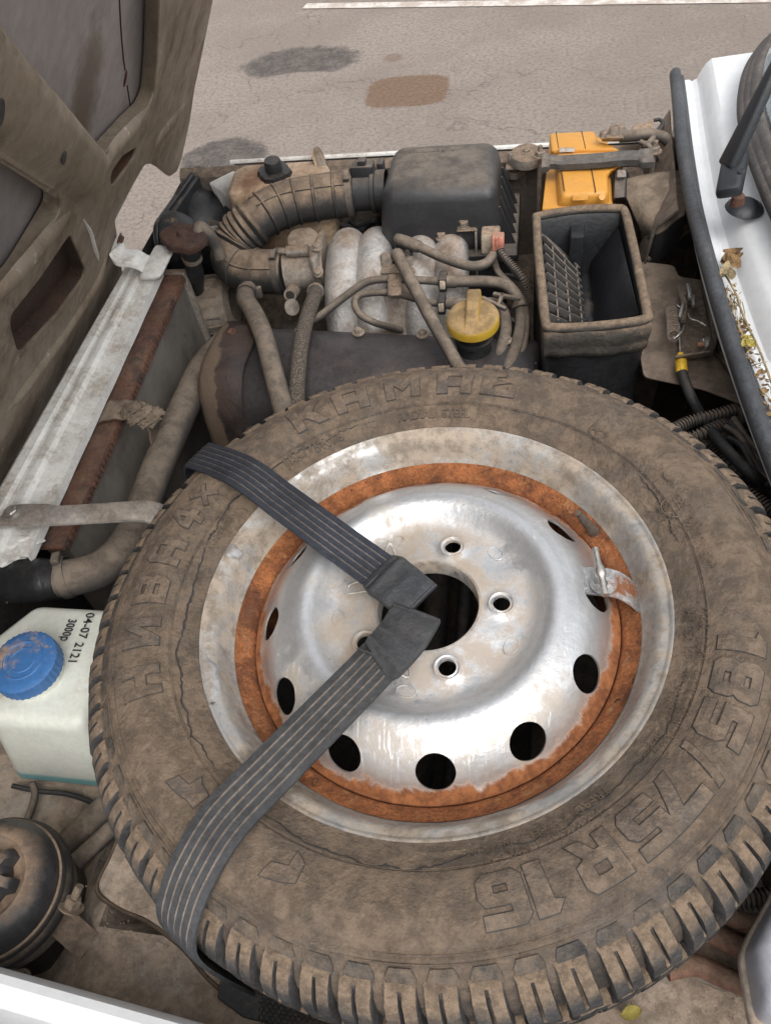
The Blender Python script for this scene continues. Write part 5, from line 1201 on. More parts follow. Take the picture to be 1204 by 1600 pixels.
# pressure sensor on its bracket
ps = thing('pressure_sensor', 'cream and pink sensor plug on a steel bracket by the air filter', 'sensor', P(750, 385, .9))
hexa('bracket', [P(a, b_, .918) for a, b_ in ((713, 362), (744, 361), (741, 349), (716, 350))], [P(a, b_, .921) for a, b_ in ((713, 362), (744, 361), (741, 349), (716, 350))], m_steeld, ps, .0008)
A = P(744, 361, .919); box('bracket_leg', A.x - .0025, A.x + .0005, A.y - .006, A.y + .012, .84, .9195, m_steeld, ps, .0005)
bolt('bracket_bolt', P(724, 355, .921), (0, 0, 1), .0075, .012, m_steeld, ps, 1.3)
A = P(765, 372, .93); box('sensor_body', A.x - .013, A.x + .015, A.y - .010, A.y + .016, A.z - .022, A.z + .012, m_cream, ps, .003)
A = P(777, 373, .94); box('plug', A.x - .008, A.x + .010, A.y - .014, A.y + .003, A.z - .012, A.z + .010, m_pinkc, ps, .002)
box('plug_latch', A.x - .003, A.x + .004, A.y - .0155, A.y - .012, A.z - .005, A.z + .012, m_pinkc, ps, .001)
hosething('ribbed wiring conduit hanging from the cream sensor plug', [(780, 388, .93), (786, 400, .925), (800, 416, .915), (815, 434, .905), (824, 455, .885)], .0055, m_conduit, 'wiring_conduit', 'conduit', (.004, .0010), 12)
# small clips between hoses
cl = thing('hose_clip', 'dusty plastic clip tying the two fuel hoses together', 'clip', P(785, 475, .89))
for a, b_ in (((752, 468), (790, 486)), ((770, 462), (812, 470)), ((785, 462), (778, 480))):
    A, B = P(*a, .903), P(*b_, .903); bar('clip_arm', A, B, .004, .003, .006, m_hose, cl, (0, 0, 1), .0015)
ring('clip_loop', P(811, 478, .885), P(814, 492, .877) - P(808, 466, .89), .0100, .008, .002, m_hose, cl)

# ================================================================== air intake duct
du = thing('intake_duct', 'dusty ribbed rubber intake duct bent back on itself beside the expansion tank', 'duct', P(360, 420, .82))
dp = [(552, 302, .925), (505, 308, .925), (458, 316, .925), (420, 331, .922), (392, 352, .912), (372, 372, .896), (362, 398, .876), (370, 415, .862), (398, 424, .857), (446, 424, .857)]
dpath = [P(*p) for p in dp]
tube('duct', [(p, .034 if 3 < i < 6 else .037) for i, p in enumerate(dpath)], .042, m_duct, du, n=32, sub=8)
sp = [V(p) for p in spline([tuple(p) for p in dpath], 8)]
def onpath(f): i = f * (len(sp) - 1); k = min(len(sp) - 2, int(i)); return sp[k].lerp(sp[k + 1], i - k), (sp[k + 1] - sp[k]).normalized()
for f in (.07, .14, .21, .28, .35):
    p, t_ = onpath(f); lathe('rib', [(.0355, -.004), (.0398, -.0010), (.0398, .0010), (.0355, .004)], m_duct, du, p, t_, 40)
for k in range(6):
    p, t_ = onpath(.435 + k * .030); lathe('bellows_fold', [(.033, -.0075), (.0380, -.004), (.0402, 0), (.0380, .004), (.033, .0075)], m_duct, du, p, t_, 44)
for f in (.80, .90):
    p, t_ = onpath(f); lathe('rib', [(.0355, -.004), (.0396, -.0010), (.0396, .0010), (.0355, .004)], m_duct, du, p, t_, 40)
for side in ((0, -.6, .8), (0, .3, .95)):
    pts = []
    for k in range(9):
        p, t_ = onpath(.02 + k * .045); s = V(side); s = (s - t_ * s.dot(t_)).normalized(); pts.append(p + s * .037)
    tube('ridge', pts, .002, m_duct, du, n=8)
pts = []
for k in range(8):
    p, t_ = onpath(.74 + k * .034); s = V((0, -.75, .66)); s = (s - t_ * s.dot(t_)).normalized(); pts.append(p + s * .037)
tube('ridge', pts, .002, m_duct, du, n=8)
p, t_ = onpath(.975); clamp(p, t_, .0378, m_hose, du, .010, True, (0, -.3, 1))
p, t_ = onpath(.02); clamp(p, t_, .0378, m_hose, du, .010, True, (0, -.4, 1))
p = onpath(.40)[0]; hexa('moulded_lug', [p + V((-.06, -.01, .0)), p + V((-.04, -.01, .0)), p + V((-.04, .006, 0)), p + V((-.06, .006, 0))], [p + V((-.058, -.008, .012)), p + V((-.042, -.008, .012)), p + V((-.042, .004, .012)), p + V((-.058, .004, .012))], m_duct, du, .003)

# ================================================================== expansion tank
et = thing('expansion_tank', 'yellowed rust-stained coolant tank with a black cap on the far fender', 'tank', (-.46, 1.29, .80))
tt = [P(352, 300, .945), P(480, 294, .945), P(514, 288, .945), P(514, 252, .945), P(490, 247, .945), P(382, 254, .945), P(362, 264, .945)]
hexa('body', [V((p.x, p.y, .82)) for p in tt], [V((p.x, p.y, .945 if k < 3 else .945)) for k, p in enumerate(tt)], m_tank, et, .018, 5, 60)
k0 = P(428, 266, .953)
def clob(r, h, a, j): return (r * (1 + .13 * (math.cos(5 * a) > .3) * (j in (2, 3, 4))), h)
lathe('cap', [(0, .030), (.0135, .030), (.015, .027), (.0155, .012), (.026, .011), (.028, .004), (.027, -.006), (.02, -.014)], m_blackp, et, k0 + V((0, 0, -.01)), (.05, -.08, 1), 50, lambda r, h, a, j: (r * (1 + .12 * (math.cos(4 * a + .5) > .2) * (j in (4, 5, 6))), h), 30)
lathe('end_ring', [(.026, -.004), (.029, -.004), (.029, .006), (.026, .006)], m_steeld, et, P(503, 256, .935), (1, .3, .25), 32, close=True)
lathe('end_cap', [(0, .004), (.026, .004), (.026, -.01)], m_tank, et, P(503, 256, .935), (1, .3, .25), 32)

# ================================================================== air filter box
af = thing('air_filter_box', 'large black dust-topped air filter housing against the far fender', 'air filter', (-.15, 1.2, .70))
X0, X1, Y0, Y1 = -.243, -.052, 1.118, 1.275
hexa('lid', [(X0 - .006, Y0 - .012, .878), (X1 + .008, Y0 - .012, .878), (X1 + .006, Y1 + .006, .878), (X0 - .004, Y1 + .006, .878)], [(X0 + .004, Y0 + .004, .983), (X1 - .004, Y0 + .004, .983), (X1 - .010, Y1 - .008, .987), (X0 + .010, Y1 - .008, .987)], m_blackd, af, .022, 6, 70)
hexa('lid_flange', [(X0 - .012, Y0 - .022, .866), (X1 + .030, Y0 - .022, .866), (X1 + .030, Y1 + .01, .866), (X0 - .012, Y1 + .01, .866)], [(X0 - .012, Y0 - .022, .880), (X1 + .028, Y0 - .022, .880), (X1 + .028, Y1 + .01, .880), (X0 - .012, Y1 + .01, .880)], m_blackd, af, .003)
hexa('lower_box', [(X0 + .02, Y0 + .01, .66), (X1 - .0, Y0 + .01, .66), (X1, Y1, .66), (X0 + .02, Y1, .66)], [(X0 - .004, Y0 - .014, .867), (X1 + .02, Y0 - .014, .867), (X1 + .02, Y1, .867), (X0, Y1, .867)], m_blackp, af, .006)
for x in (-.222, -.187, -.150, -.114, -.078): hexa('stiffening_fin', [(x - .0012, Y0 - .019, .880), (x + .0012, Y0 - .019, .880), (x + .0012, Y0 + .004, .880), (x - .0012, Y0 + .004, .880)], [(x - .0008, Y0 - .004, .918), (x + .0008, Y0 - .004, .918), (x + .0008, Y0 + .006, .918), (x - .0008, Y0 + .006, .918)], m_blackd, af, .0004, 1)
for k in range(5):
    y = Y0 + .012 + k * .030; hexa('stiffening_fin', [(X1 - .004, y - .0018, .880), (X1 + .024, y - .0018, .880), (X1 + .024, y + .0018, .880), (X1 - .004, y + .0018, .880)], [(X1 - .006, y - .0015, .945), (X1 + .000, y - .0015, .945), (X1 + .000, y + .0015, .945), (X1 - .006, y + .0015, .945)], m_blackd, af, .0004, 1)
A, B = P(548, 300, .925), P(604, 297, .925); L = (B - A).length
lathe('flow_meter', [(.0345, 0), (.0345, L * .12), (.032, L * .14), (.032, L * .60), (.037, L * .62), (.037, L * .72), (.033, L * .74), (.033, L)], m_blackd, af, A, B - A, 40)
A = P(566, 262, .965); box('meter_plug', A.x - .020, A.x + .020, A.y - .014, A.y + .010, A.z - .016, A.z + .008, m_blackd, af, .003); box('meter_plug', A.x - .006, A.x + .008, A.y - .010, A.y + .006, A.z + .006, A.z + .016, m_blackd, af, .002)
for (a, b_) in ((P(596, 268, .93), V((.006, .012, .020))), (P(596, 312, .905), V((.006, .010, .014)))): box('mounting_ear', a.x - b_.x, a.x + b_.x, a.y - b_.y, a.y + b_.y, a.z - b_.z, a.z + b_.z, m_blackd, af, .004)
tm = textmesh('ВОЗДУШНЫЙ ФИЛЬТР', .0075, .0003); tm.transform(M.Translation((-.205, 1.232, .9862))); tm.materials.append(m_blackd)
o = bpy.data.objects.new('moulded_text', tm); C.objects.link(o); o.parent = af; o.matrix_parent_inverse = wm(af).inverted()

# ================================================================== battery
bt = thing('battery', 'yellow car battery with stepped lid strapped down at the far corner', 'battery', (.07, 1.2, .79))
c1, c2, c3, c4 = P(846, 326, .955), P(958, 321, .955), P(948, 203, .955), P(858, 206, .955)
c3.y = c4.y = min(1.318, c4.y)
def dn(p, z): return V((p.x, p.y, z))
hexa('case', [dn(c, .79) for c in (c1, c2, c3, c4)], [c1, c2, c3, c4], m_yellow, bt, .004, 2)
r1, r2, r3, r4 = P(872, 322, .963), P(952, 318, .963), P(940, 262, .973), P(868, 262, .973)
hexa('lid', [dn(P(868, 323, .955), .950), dn(P(952, 319, .955), .950), dn(P(950, 272, .955), .950), dn(P(970, 262, .955), .950), dn(P(968, 240, .955), .950), dn(P(864, 240, .955), .950)],
     [P(878, 304, .975), P(950, 300, .975), P(948, 270, .975), P(972, 258, .975), P(968, 236, .975), P(869, 238, .975)], m_yellow, bt, .007, 3)
hexa('lid', [dn(P(862, 250, .955), .950), dn(P(968, 248, .955), .950), dn(P(960, 232, .955), .950), dn(P(935, 226, .955), .950), dn(P(932, 208, .955), .950), dn(P(862, 210, .955), .950)],
     [P(860, 236, .976), P(968, 232, .976), P(955, 226, .976), P(934, 220, .976), P(928, 204, .976), P(856, 208, .976)], m_yellow, bt, .006, 3)
for a, b_ in (((876, 262), (881, 298)), ((922, 256), (930, 300)), ((868, 206), (872, 232)), ((908, 205), (914, 232))): tube('lid_seam', [P(*a, .9758), P(*b_, .9758)], .0008, m_brown, bt, n=6)
p = P(905, 311, .966); hexa('vent_label', [P(893, 314, .9675), P(918, 313, .9675), P(917, 302, .9755), P(895, 303, .9755)], [q + V((0, -.001, .001)) for q in (P(893, 314, .9675), P(918, 313, .9675), P(917, 302, .9755), P(895, 303, .9755))], m_yellow, bt, .0003, 1)
lathe('vent_plug', [(0, .0015), (.0045, .0015), (.005, 0)], m_yellow, bt, P(940, 308, .972), (0, -.7, .7), 20)
A, B = P(957, 316, .957), P(978, 268, .957); hexa('terminal_cover', [P(956, 316, .945), P(980, 314, .945), P(982, 270, .945), P(958, 272, .945)], [P(958, 310, .966), P(976, 308, .966), P(978, 264, .968), P(960, 266, .968)], m_blackd, bt, .003)
hexa('terminal_cover', [P(962, 282, .96), P(978, 281, .96), P(978, 268, .96), P(963, 268, .96)], [P(963, 277, .975), P(977, 276, .975), P(977, 265, .975), P(964, 265, .975)], m_greyp, bt, .002)
box('terminal_shelf', P(975, 300, .94).x, P(1010, 300, .94).x, P(975, 300, .94).y - .01, P(975, 260, .94).y, .80, .94, m_dusty, bt, .003)
# hold-down bar across the battery
hb_ = thing('battery_hold_down', 'grey pressed-steel bar with rubber edge clamped across the battery', 'bracket', P(840, 260, .9))
rows = []
for i, p in enumerate(spline([tuple(P(*q)) for q in ((846, 252, .985), (862, 250, .986), (880, 251, .986), (930, 248, .988), (975, 244, .988), (1000, 244, .986), (1020, 243, .985))], 6)):
    e_ = i / 36; w_ = .021 if (.12 > e_ or e_ > .82) else .0135
    s = V((0.02, 1, 0)) * w_; k = V((0, 0, 1))
    rows.append([V(p) - s - k * .008, V(p) - s + k * .001, V(p) - s * .7 + k * .004, V(p) - s * .35, V(p) + s * .35, V(p) + s * .7 + k * .004, V(p) + s + k * .001, V(p) + s - k * .008])
grid('bar', rows, mk('grey_bar', (.055, .053, .052), .55, 0, .40, dcol=(.20, .165, .135), dscale=14, upw=.25, soft=.25, bump=.2), hb_, .0015, 50)
for (x, y) in ((843, 247), (1021, 240)):
    p = P(x, y, .975); tube('rod', [V((p.x, p.y, .995)), V((p.x + .001, p.y, .9)), V((p.x + .002, p.y, .78))], .0038, m_steeld, hb_, n=10); bolt('nut', V((p.x, p.y, .978)), (0, 0, 1), .0075, .009, m_steeld, hb_, 1.5)
hexa('label', [P(873, 238, .9785), P(897, 237, .9785), P(897, 231, .9785), P(874, 231, .9785)], [q + V((0, 0, .0006)) for q in (P(873, 238, .9785), P(897, 237, .9785), P(897, 231, .9785), P(874, 231, .9785))], m_label, bt, .0001, 1)
rows = [[P(874, 268 - .3 * (x - 872), .9785) + V((0, .0, 0)) for _ in (0,)] for x in (872,)]
hexa('label', [P(874, 263, .9775), P(894, 261, .9775), P(900, 255, .9775), P(875, 256, .9775)], [q + V((0, 0, .0006)) for q in (P(874, 263, .9775), P(894, 261, .9775), P(900, 255, .9775), P(875, 256, .9775))], m_label, bt, .0001, 1)
# cables at the battery
bc = thing('battery_cable', 'dusty battery terminal clamp and thick cable running to the cowl', 'cable', P(1000, 215, .97))
tube('cable', [P(968, 214, .985), P(990, 212, .988), P(1015, 210, .988), P(1038, 216, .98), P(1050, 232, .965), P(1058, 258, .94)], .0085, m_hose, bc, n=14)
hexa('terminal_clamp', [P(938, 222, .975), P(975, 222, .975), P(975, 208, .975), P(938, 210, .975)], [P(940, 216, .992), P(974, 216, .992), P(973, 204, .992), P(940, 206, .992)], m_steeld, bc, .004)
lathe('terminal_post', [(0, .012), (.008, .012), (.009, 0)], m_steeld, bc, P(958, 210, .99), (0, 0, 1), 20)
bolt('terminal_bolt', P(942, 213, .99), (.0, 0, 1), .006, .008, m_steeld, bc, 1.3)
bolt('terminal_bolt', P(970, 203, .99), (.0, 0, 1), .006, .008, m_steeld, bc, 1.3)
wk = thing('relay_cover', 'pale plastic cover leaning behind the battery cable', 'cover', P(1000, 200, .96))
hexa('cover', [P(982, 210, .955), P(1020, 208, .955), P(1020, 200, .955), P(984, 202, .955)], [P(984, 204, .985), P(1021, 202, .985), P(1019, 186, .985), P(988, 196, .985)], m_cream, wk, .003)
tube('wire_loop', [P(1019, 204, .98), P(1030, 203, .985), P(1035, 194, .985), P(1030, 187, .985), P(1021, 188, .985)], .0028, m_hosec, wk, n=8)
# brown insulation behind the battery corner
rows = []
for i in range(9):
    t_ = i / 8; a = lerp(1.33, 1.05, t_); rows.append([V((sx(a) - .012, a, .985 - .01 * t_)), V((sx(a) - .03 - .01 * math.sin(i), a, .95)), V((sx(a) - .05 - .008 * math.sin(i * 2), a, .88)), V((sx(a) - .055, a, .74))])
ins = thing('insulation_sheet', 'rusty brown insulation lining under the far end of the cowl', 'sheet', (.18, 1.2, .8)); grid('sheet', rows, m_dusty, ins, .003, 60)

# ================================================================== strut mount beside the battery
sm = thing('belt_pulley', 'dusty round steel cap with a centre nut between air filter and battery', 'pulley', P(820, 240, .9))
pc = P(822, 240, .938)
lathe('disc', [(.012, .003), (.022, .004), (.026, .002), (.027, -.002), (.027, -.014), (.024, -.016), (.0, -.016)], m_steeld, sm, pc, (.0, -.1, 1), 40); lathe('hub', [(0, .003), (.012, .003)], m_steeld, sm, pc, (0, -.1, 1), 20)
bolt('nut', pc + V((0, 0, .003)), (0, -.1, 1), .006, .006, m_steeld, sm)
tube('stub', [(P(798, 238, .94), .0065), (P(800, 252, .925), .0075), (P(803, 264, .905), .009)], .007, m_steeld, sm, n=12); ring('stub_ring', P(803, 268, .90), (0, -.1, 1), .012, .012, .003, m_steeld, sm)
for a, b_ in (((815, 262, .915), (840, 258, .915)), ((812, 270, .90), (818, 320, .83)), ((790, 262, .915), (815, 262, .915))): bar('support', P(*a), P(*b_), .010, .008, .006, m_steeld, sm, (0, 0, 1), .002)

# ================================================================== ventilation intake box
vb = thing('vent_intake_box', 'open black ventilation intake box with thick dusty rubber seal and grille', 'intake box', (.075, .96, .78))
SC = [(838, 345), (842, 338), (900, 328), (962, 326), (975, 332), (984, 365), (998, 430), (1010, 488), (1006, 499), (960, 507), (900, 512), (862, 512), (852, 505), (846, 450), (840, 390)]
cz = .957
def scl(pts, k, z):
    c_ = P(920, 420, cz); return [V((c_.x + (p.x - c_.x) * k, c_.y + (p.y - c_.y) * k, z)) for p in pts]
sc_ = [P(*p, cz) for p in SC]
tube('seal', sc_, .0065, m_seal, vb, n=14, sub=5, closed=True)
oc_ = [V(p) for p in spline([tuple(p) for p in sc_], 4, True)]
b = bmesh.new(); L = []
for k, z in ((1.00, .930), (1.015, .915), (1.0, .90), (.97, .74)): L.append([b.verts.new(p) for p in scl(oc_, k, z)])
for p, q in zip(L[:-1], L[1:]):
    for j in range(len(p)): k = (j + 1) % len(p); b.faces.new((p[j], p[k], q[k], q[j]))
bmo('housing', b, m_blackp, vb, 50)
b = bmesh.new(); L = []
for k, z in ((1.0, .957), (1.030, .9555), (1.052, .951), (1.062, .943), (1.060, .935), (1.048, .930), (1.046, .926), (1.052, .920), (1.040, .912), (1.01, .910)):
    L.append([b.verts.new(p + V((.0012 * math.sin(i_ * .9), .0012 * math.sin(i_ * 1.3 + z * 90), .0015 * math.sin(i_ * .5)))) for i_, p in enumerate(scl(oc_, k, z))])
for p, q in zip(L[:-1], L[1:]):
    for j in range(len(p)): k = (j + 1) % len(p); b.faces.new((p[j], p[k], q[k], q[j]))
bmo('seal_skirt', b, m_seal, vb, 60)
b = bmesh.new(); L = []
for k, z in ((.985, .955), (.95, .948), (.92, .90), (.90, .84)): L.append([b.verts.new(p) for p in scl(oc_, k, z)])
for p, q in zip(L[:-1], L[1:]):
    for j in range(len(p)): k = (j + 1) % len(p); b.faces.new((p[j], p[k], q[k], q[j]))
b.faces.new(L[-1]); bmo('liner', b, m_blackp, vb, 50)
# sloping smooth wall on the right and centre channel
m_wet = mk('wiped_black_plastic', (.018, .019, .022), .30, 0, .12, dcol=(.07, .075, .085), dscale=26, upw=.2, soft=.15, bump=.12)
hexa('sloping_wall', [P(925, 420, .845), P(930, 512, .845), P(1006, 495, .845), P(972, 345, .845)], [P(921, 412, .872), P(929, 508, .872), P(998, 492, .938), P(965, 352, .938)], m_wet, vb, .002)
hexa('back_wall', [P(845, 380, .85), P(970, 372, .85), P(968, 345, .85), P(845, 352, .85)], [P(846, 366, .925), P(966, 352, .925), P(966, 342, .938), P(845, 350, .938)], m_blackp, vb, .002)
box('centre_post', P(890, 365, .93).x, P(912, 365, .93).x, P(900, 378, .93).y, P(900, 350, .93).y, .85, .938, m_wet, vb, .003)
hexa('channel', [P(903, 425, .845), P(928, 425, .845), P(932, 512, .845), P(908, 512, .845)], [P(902, 428, .860), P(926, 428, .860), P(931, 510, .860), P(908, 510, .860)], m_blackp, vb, .002)
# grille: two long bars and slanted cross bars, set in a sloping frame
g00, g01, g10, g11 = P(843, 372, .930), P(852, 508, .925), P(899, 422, .880), P(908, 512, .880)
def gp(u, v): return g00.lerp(g01, v).lerp(g10.lerp(g11, v), u)
m_grl = mk('grille_plastic', (.075, .07, .066), .55, 0, .35, dcol=(.2, .155, .12), dscale=30, bump=.1)
hexa('grille_frame', [gp(0, 0) + V((0, .012, 0)), gp(1, 0) + V((0, .012, 0)), gp(1, 0), gp(0, 0)], [q + V((0, 0, .006)) for q in (gp(0, 0) + V((0, .012, 0)), gp(1, 0) + V((0, .012, 0)), gp(1, 0), gp(0, 0))], m_grl, vb, .001)
for u in (.33, .66, 1.):
    bar('grille_bar', gp(u, 0), gp(u, 1), .0014, .0014, .010, m_grl, vb, (0, 0, 1), .0004)
for k in range(10):
    v0 = k / 8.5 - .12; v1 = v0 + .14; u0, u1 = 0, 1
    if v0 < 0: u0 = -v0 / .14; v0 = 0
    if v0 > 1: continue
    if v1 > 1: u1 = (1 - v0) / .14; v1 = 1
    if u1 - u0 > .08: bar('grille_bar', gp(u0, v0), gp(u1, v1), .0014, .0014, .010, m_grl, vb, (0, 0, 1), .0004)
lathe('drain_screw', [(0, .002), (.005, .002), (.006, 0)], m_blackp, vb, P(921, 501, .861), (0, 0, 1), 16)
tube('box_edge', [scl([P(840, 512, cz)], 1.02, .90)[0], scl([P(840, 512, cz)], .99, .76)[0]], .002, m_blackp, vb, n=6)

# ================================================================== rubber cover by the battery
fl = thing('rubber_flap', 'dusty brown rubber sheet folded between battery and cowl', 'cover', P(1010, 320, .9))
cols = [[(972, 282, .955), (975, 300, .955), (985, 325, .945), (998, 355, .925), (1003, 375, .90)],
        [(990, 276, .962), (1000, 296, .962), (1010, 322, .955), (1015, 350, .94), (1018, 368, .925)],
        [(1015, 271, .965), (1024, 290, .965), (1033, 315, .96), (1036, 340, .95), (1034, 362, .935)],
        [(1040, 268, .968), (1048, 285, .968), (1055, 305, .965), (1056, 328, .955), (1050, 348, .945)],
        [(1062, 266, .968), (1068, 282, .968), (1072, 298, .965), (1073, 315, .96), (1068, 335, .95)]]
rows = []
for r in spline([sum([tuple(P(*p)) for p in c_], ()) for c_ in cols], 6):
    pts = [tuple(r[i * 3:i * 3 + 3]) for i in range(5)]; rows.append([V(p) for p in spline(pts, 5)])
grid('sheet', rows, m_flap, fl, .003, 70)
rows = [[V(r[-1]), V(r[-1]) + V((.0, .004, -.02)), V(r[-1]) + V((.0, .012, -.06))] for r in rows]
grid('underside', rows, m_hosec, fl, .002, 60)
hexa('shelf_edge', [P(1000, 392, .88), P(1075, 352, .88), P(1082, 362, .88), P(1012, 412, .88)], [P(1000, 388, .888), P(1074, 348, .888), P(1080, 356, .888), P(1010, 404, .888)], m_dusty, fl, .002)

# ================================================================== heat shield panel and bonnet catch
hsld = thing('heat_shield', 'plain dusty sheet-metal shield under the bonnet catch', 'shield', P(1060, 520, .878))
po = [P(a, b_, .888) for a, b_ in ((1000, 408), (1052, 414), (1060, 432), (1104, 438), (1112, 470), (1150, 580), (1180, 640), (1100, 608), (1005, 588), (990, 500))]
plate('panel', [[(p.x, p.y) for p in po]], M.Translation((0, 0, .885)) , .003, mk('dusty_shield', (.19, .15, .12), .75, 0, .6, dcol=(.20, .152, .115), dscale=5, upw=.1, soft=.3, var=.1, bump=.2), hsld, .001, rnd=.008)
hexa('folded_edge', [P(1118, 556, .890), P(1112, 548, .890), P(1140, 590, .890), P(1150, 600, .890)], [P(1118, 552, .925), P(1114, 546, .925), P(1142, 586, .913), P(1150, 596, .913)], m_dusty, hsld, .001)
ct = thing('bonnet_catch', 'sprung steel bonnet catch bracket with yellow cable ferrule', 'latch', P(1080, 520, .898))
m_catch = mk('catch_steel', (.24, .205, .165), .6, .3, .45, dcol=(.17, .13, .095), dscale=20, layers=[((.07, .05, .04), 25, .62, .06, .8, 0)], bump=.4)
cpn = [P(a, b_, .900) for a, b_ in ((1058, 478), (1078, 445), (1092, 440), (1104, 500), (1116, 545), (1112, 554), (1060, 558))]
plate('base_plate', [[(p.x, p.y) for p in cpn]], M.Translation((0, 0, .898)), .003, m_catch, ct, .001)
hexa('side_flange', [P(1092, 440, .902), P(1096, 440, .902), P(1120, 530, .902), P(1114, 548, .902)], [P(1098, 418, .915), P(1101, 420, .915), P(1124, 518, .905), P(1116, 545, .908)], m_dusty, ct, .001)
hexa('cable_flange', [P(1054, 566, .900), P(1110, 556, .900), P(1110, 553, .900), P(1054, 563, .900)], [P(1054, 558, .920), P(1108, 550, .920), P(1108, 547, .920), P(1054, 555, .920)], m_steeld, ct, .0008)
A, B = P(1048, 480, .905), P(1051, 526, .925); d = B - A; s1 = V((1, 0, 0)); s2 = d.normalized().cross(s1)
hel = [A.lerp(B, k / 143) + (s1 * math.cos(k / 143 * 2 * math.pi * 16) + s2 * math.sin(k / 143 * 2 * math.pi * 16)) * .0072 for k in range(144)]
tube('spring', hel, .0010, m_steeld, ct, n=6, sub=2)
tube('spring_hook', [A + s2 * .006, P(1052, 474, .905), P(1062, 480, .903)], .0013, m_steel, ct, n=6); tube('spring_hook', [B, P(1054, 528, .925), P(1066, 516, .925), P(1069, 500, .895)], .0013, m_steel, ct, n=6)
for a, b_, w_ in (((1068, 475, .914), (1066, 505, .914), .0045), ((1074, 448, .918), (1077, 470, .920), .004), ((1081, 465, .916), (1082, 482, .916), .003), ((1060, 452, .913), (1068, 478, .913), .0045), ((1066, 480, .918), (1060, 500, .918), .003)):
    bar('lever', P(*a), P(*b_), w_, w_ * .8, .006, m_steel if w_ < .0042 else m_catch, ct, (0, 0, 1), .001)
lathe('pivot', [(0, .012), (.0055, .012), (.006, .0)], m_catch, ct, P(1064, 468, .904), (0, 0, 1), 16)
tube('return_wire', [P(1074, 490, .918), P(1078, 498, .918), P(1090, 502, .918), P(1102, 509, .916)], .0012, m_steel, ct, n=6)
bolt('catch_bolt', P(1102, 538, .913), (-.8, 0, .3), .0065, .007, m_steel, ct, 1.6); tube('bolt_shank', [P(1100, 538, .916), P(1088, 539, .916)], .0038, mk('copper_bolt', (.42, .22, .14), .5, .4, .2, bump=.1), ct, n=10)
tube('release_wire', [P(1060, 505, .920), P(1061, 530, .917), P(1062, 556, .912)], .0009, m_steel, ct, n=6)
fA = P(1062, 552, .912); fB = P(1064, 578, .902)
lathe('ferrule', [(0, 0), (.0042, 0), (.0046, .010), (.0070, .010), (.0074, .011), (.0074, .024), (.0070, .026), (0, .026)], m_yfer, ct, fA, fB - fA, 24)
hosething('black bonnet release cable sweeping down from the yellow ferrule', [(1064, 578, .902), (1067, 590, .900), (1078, 618, .900), (1100, 658, .878), (1135, 703, .913), (1170, 738, .918), (1204, 765, .893), (1260, 800, .895)], .0066, m_hosec, 'release_cable', 'cable')

# ================================================================== conduits by the cowl
hosething('upper black corrugated conduit behind the release cable', [(1050, 672, 0.885), (1075, 660, 0.885), (1105, 652, 0.890), (1150, 640, 0.895)], .0072, m_conduit, 'wiring_conduit', 'conduit', (.0045, .0012), 12)
hosething('lower black corrugated conduit beside the tyre shoulder', [(1062, 692, 0.875), (1080, 684, 0.880), (1100, 676, 0.885), (1130, 662, 0.885)], .0072, m_conduit, 'wiring_conduit', 'conduit', (.0045, .0012), 12)
hosething('brown heater hose bending into the bulkhead under the weather strip', [(1080, 700, 0.845), (1105, 690, 0.855), (1135, 668, 0.865), (1160, 650, 0.865), (1190, 640, 0.865)], .0165, m_hose, 'heater_hose', 'hose')
hosething('grey-brown heater pipe under the brown heater hose', [(1080, 712, 0.835), (1110, 708, 0.835), (1140, 690, 0.835), (1170, 690, 0.835)], .0115, m_hose, 'heater_pipe', 'pipe')
hosething('fat dark convoluted gaiter beside the tyre shoulder', [(1120, 700, 0.855), (1130, 716, 0.855), (1145, 735, 0.855), (1165, 752, 0.845)], .0170, m_conduit, 'rubber_gaiter', 'gaiter', (.005, .0016), 16)
hosething('ribbed black conduit dipping behind the tyre under the release cable', [(1150, 765, 0.905), (1168, 775, 0.905), (1190, 790, 0.905), (1230, 820, 0.905)], .0085, m_conduit, 'wiring_conduit', 'conduit', (.0042, .0013), 12)
wb_ = thing('wiring_bundle', 'tangled dark wiring bundle against the bulkhead under the weather strip', 'wiring', P(1165, 690, 0.895))
for k in range(6):
    a = random.uniform(-8, 8); tube('wire', [P(1140 + a, 655 + k * 6, 0.895), P(1160 + a, 680 + k * 4 + a, 0.905), P(1178, 700 + k * 7, 0.905), P(1200, 720 + k * 8, 0.905)], random.uniform(.002, .0045), m_hosec if k % 2 else m_hose, wb_, n=8)
hexa('bracket', [P(1150, 700, 0.865), P(1195, 690, 0.865), P(1200, 760, 0.865), P(1165, 770, 0.865)], [P(1150, 690, 0.895), P(1190, 680, 0.895), P(1196, 745, 0.895), P(1165, 755, 0.895)], m_dark, wb_, .006)

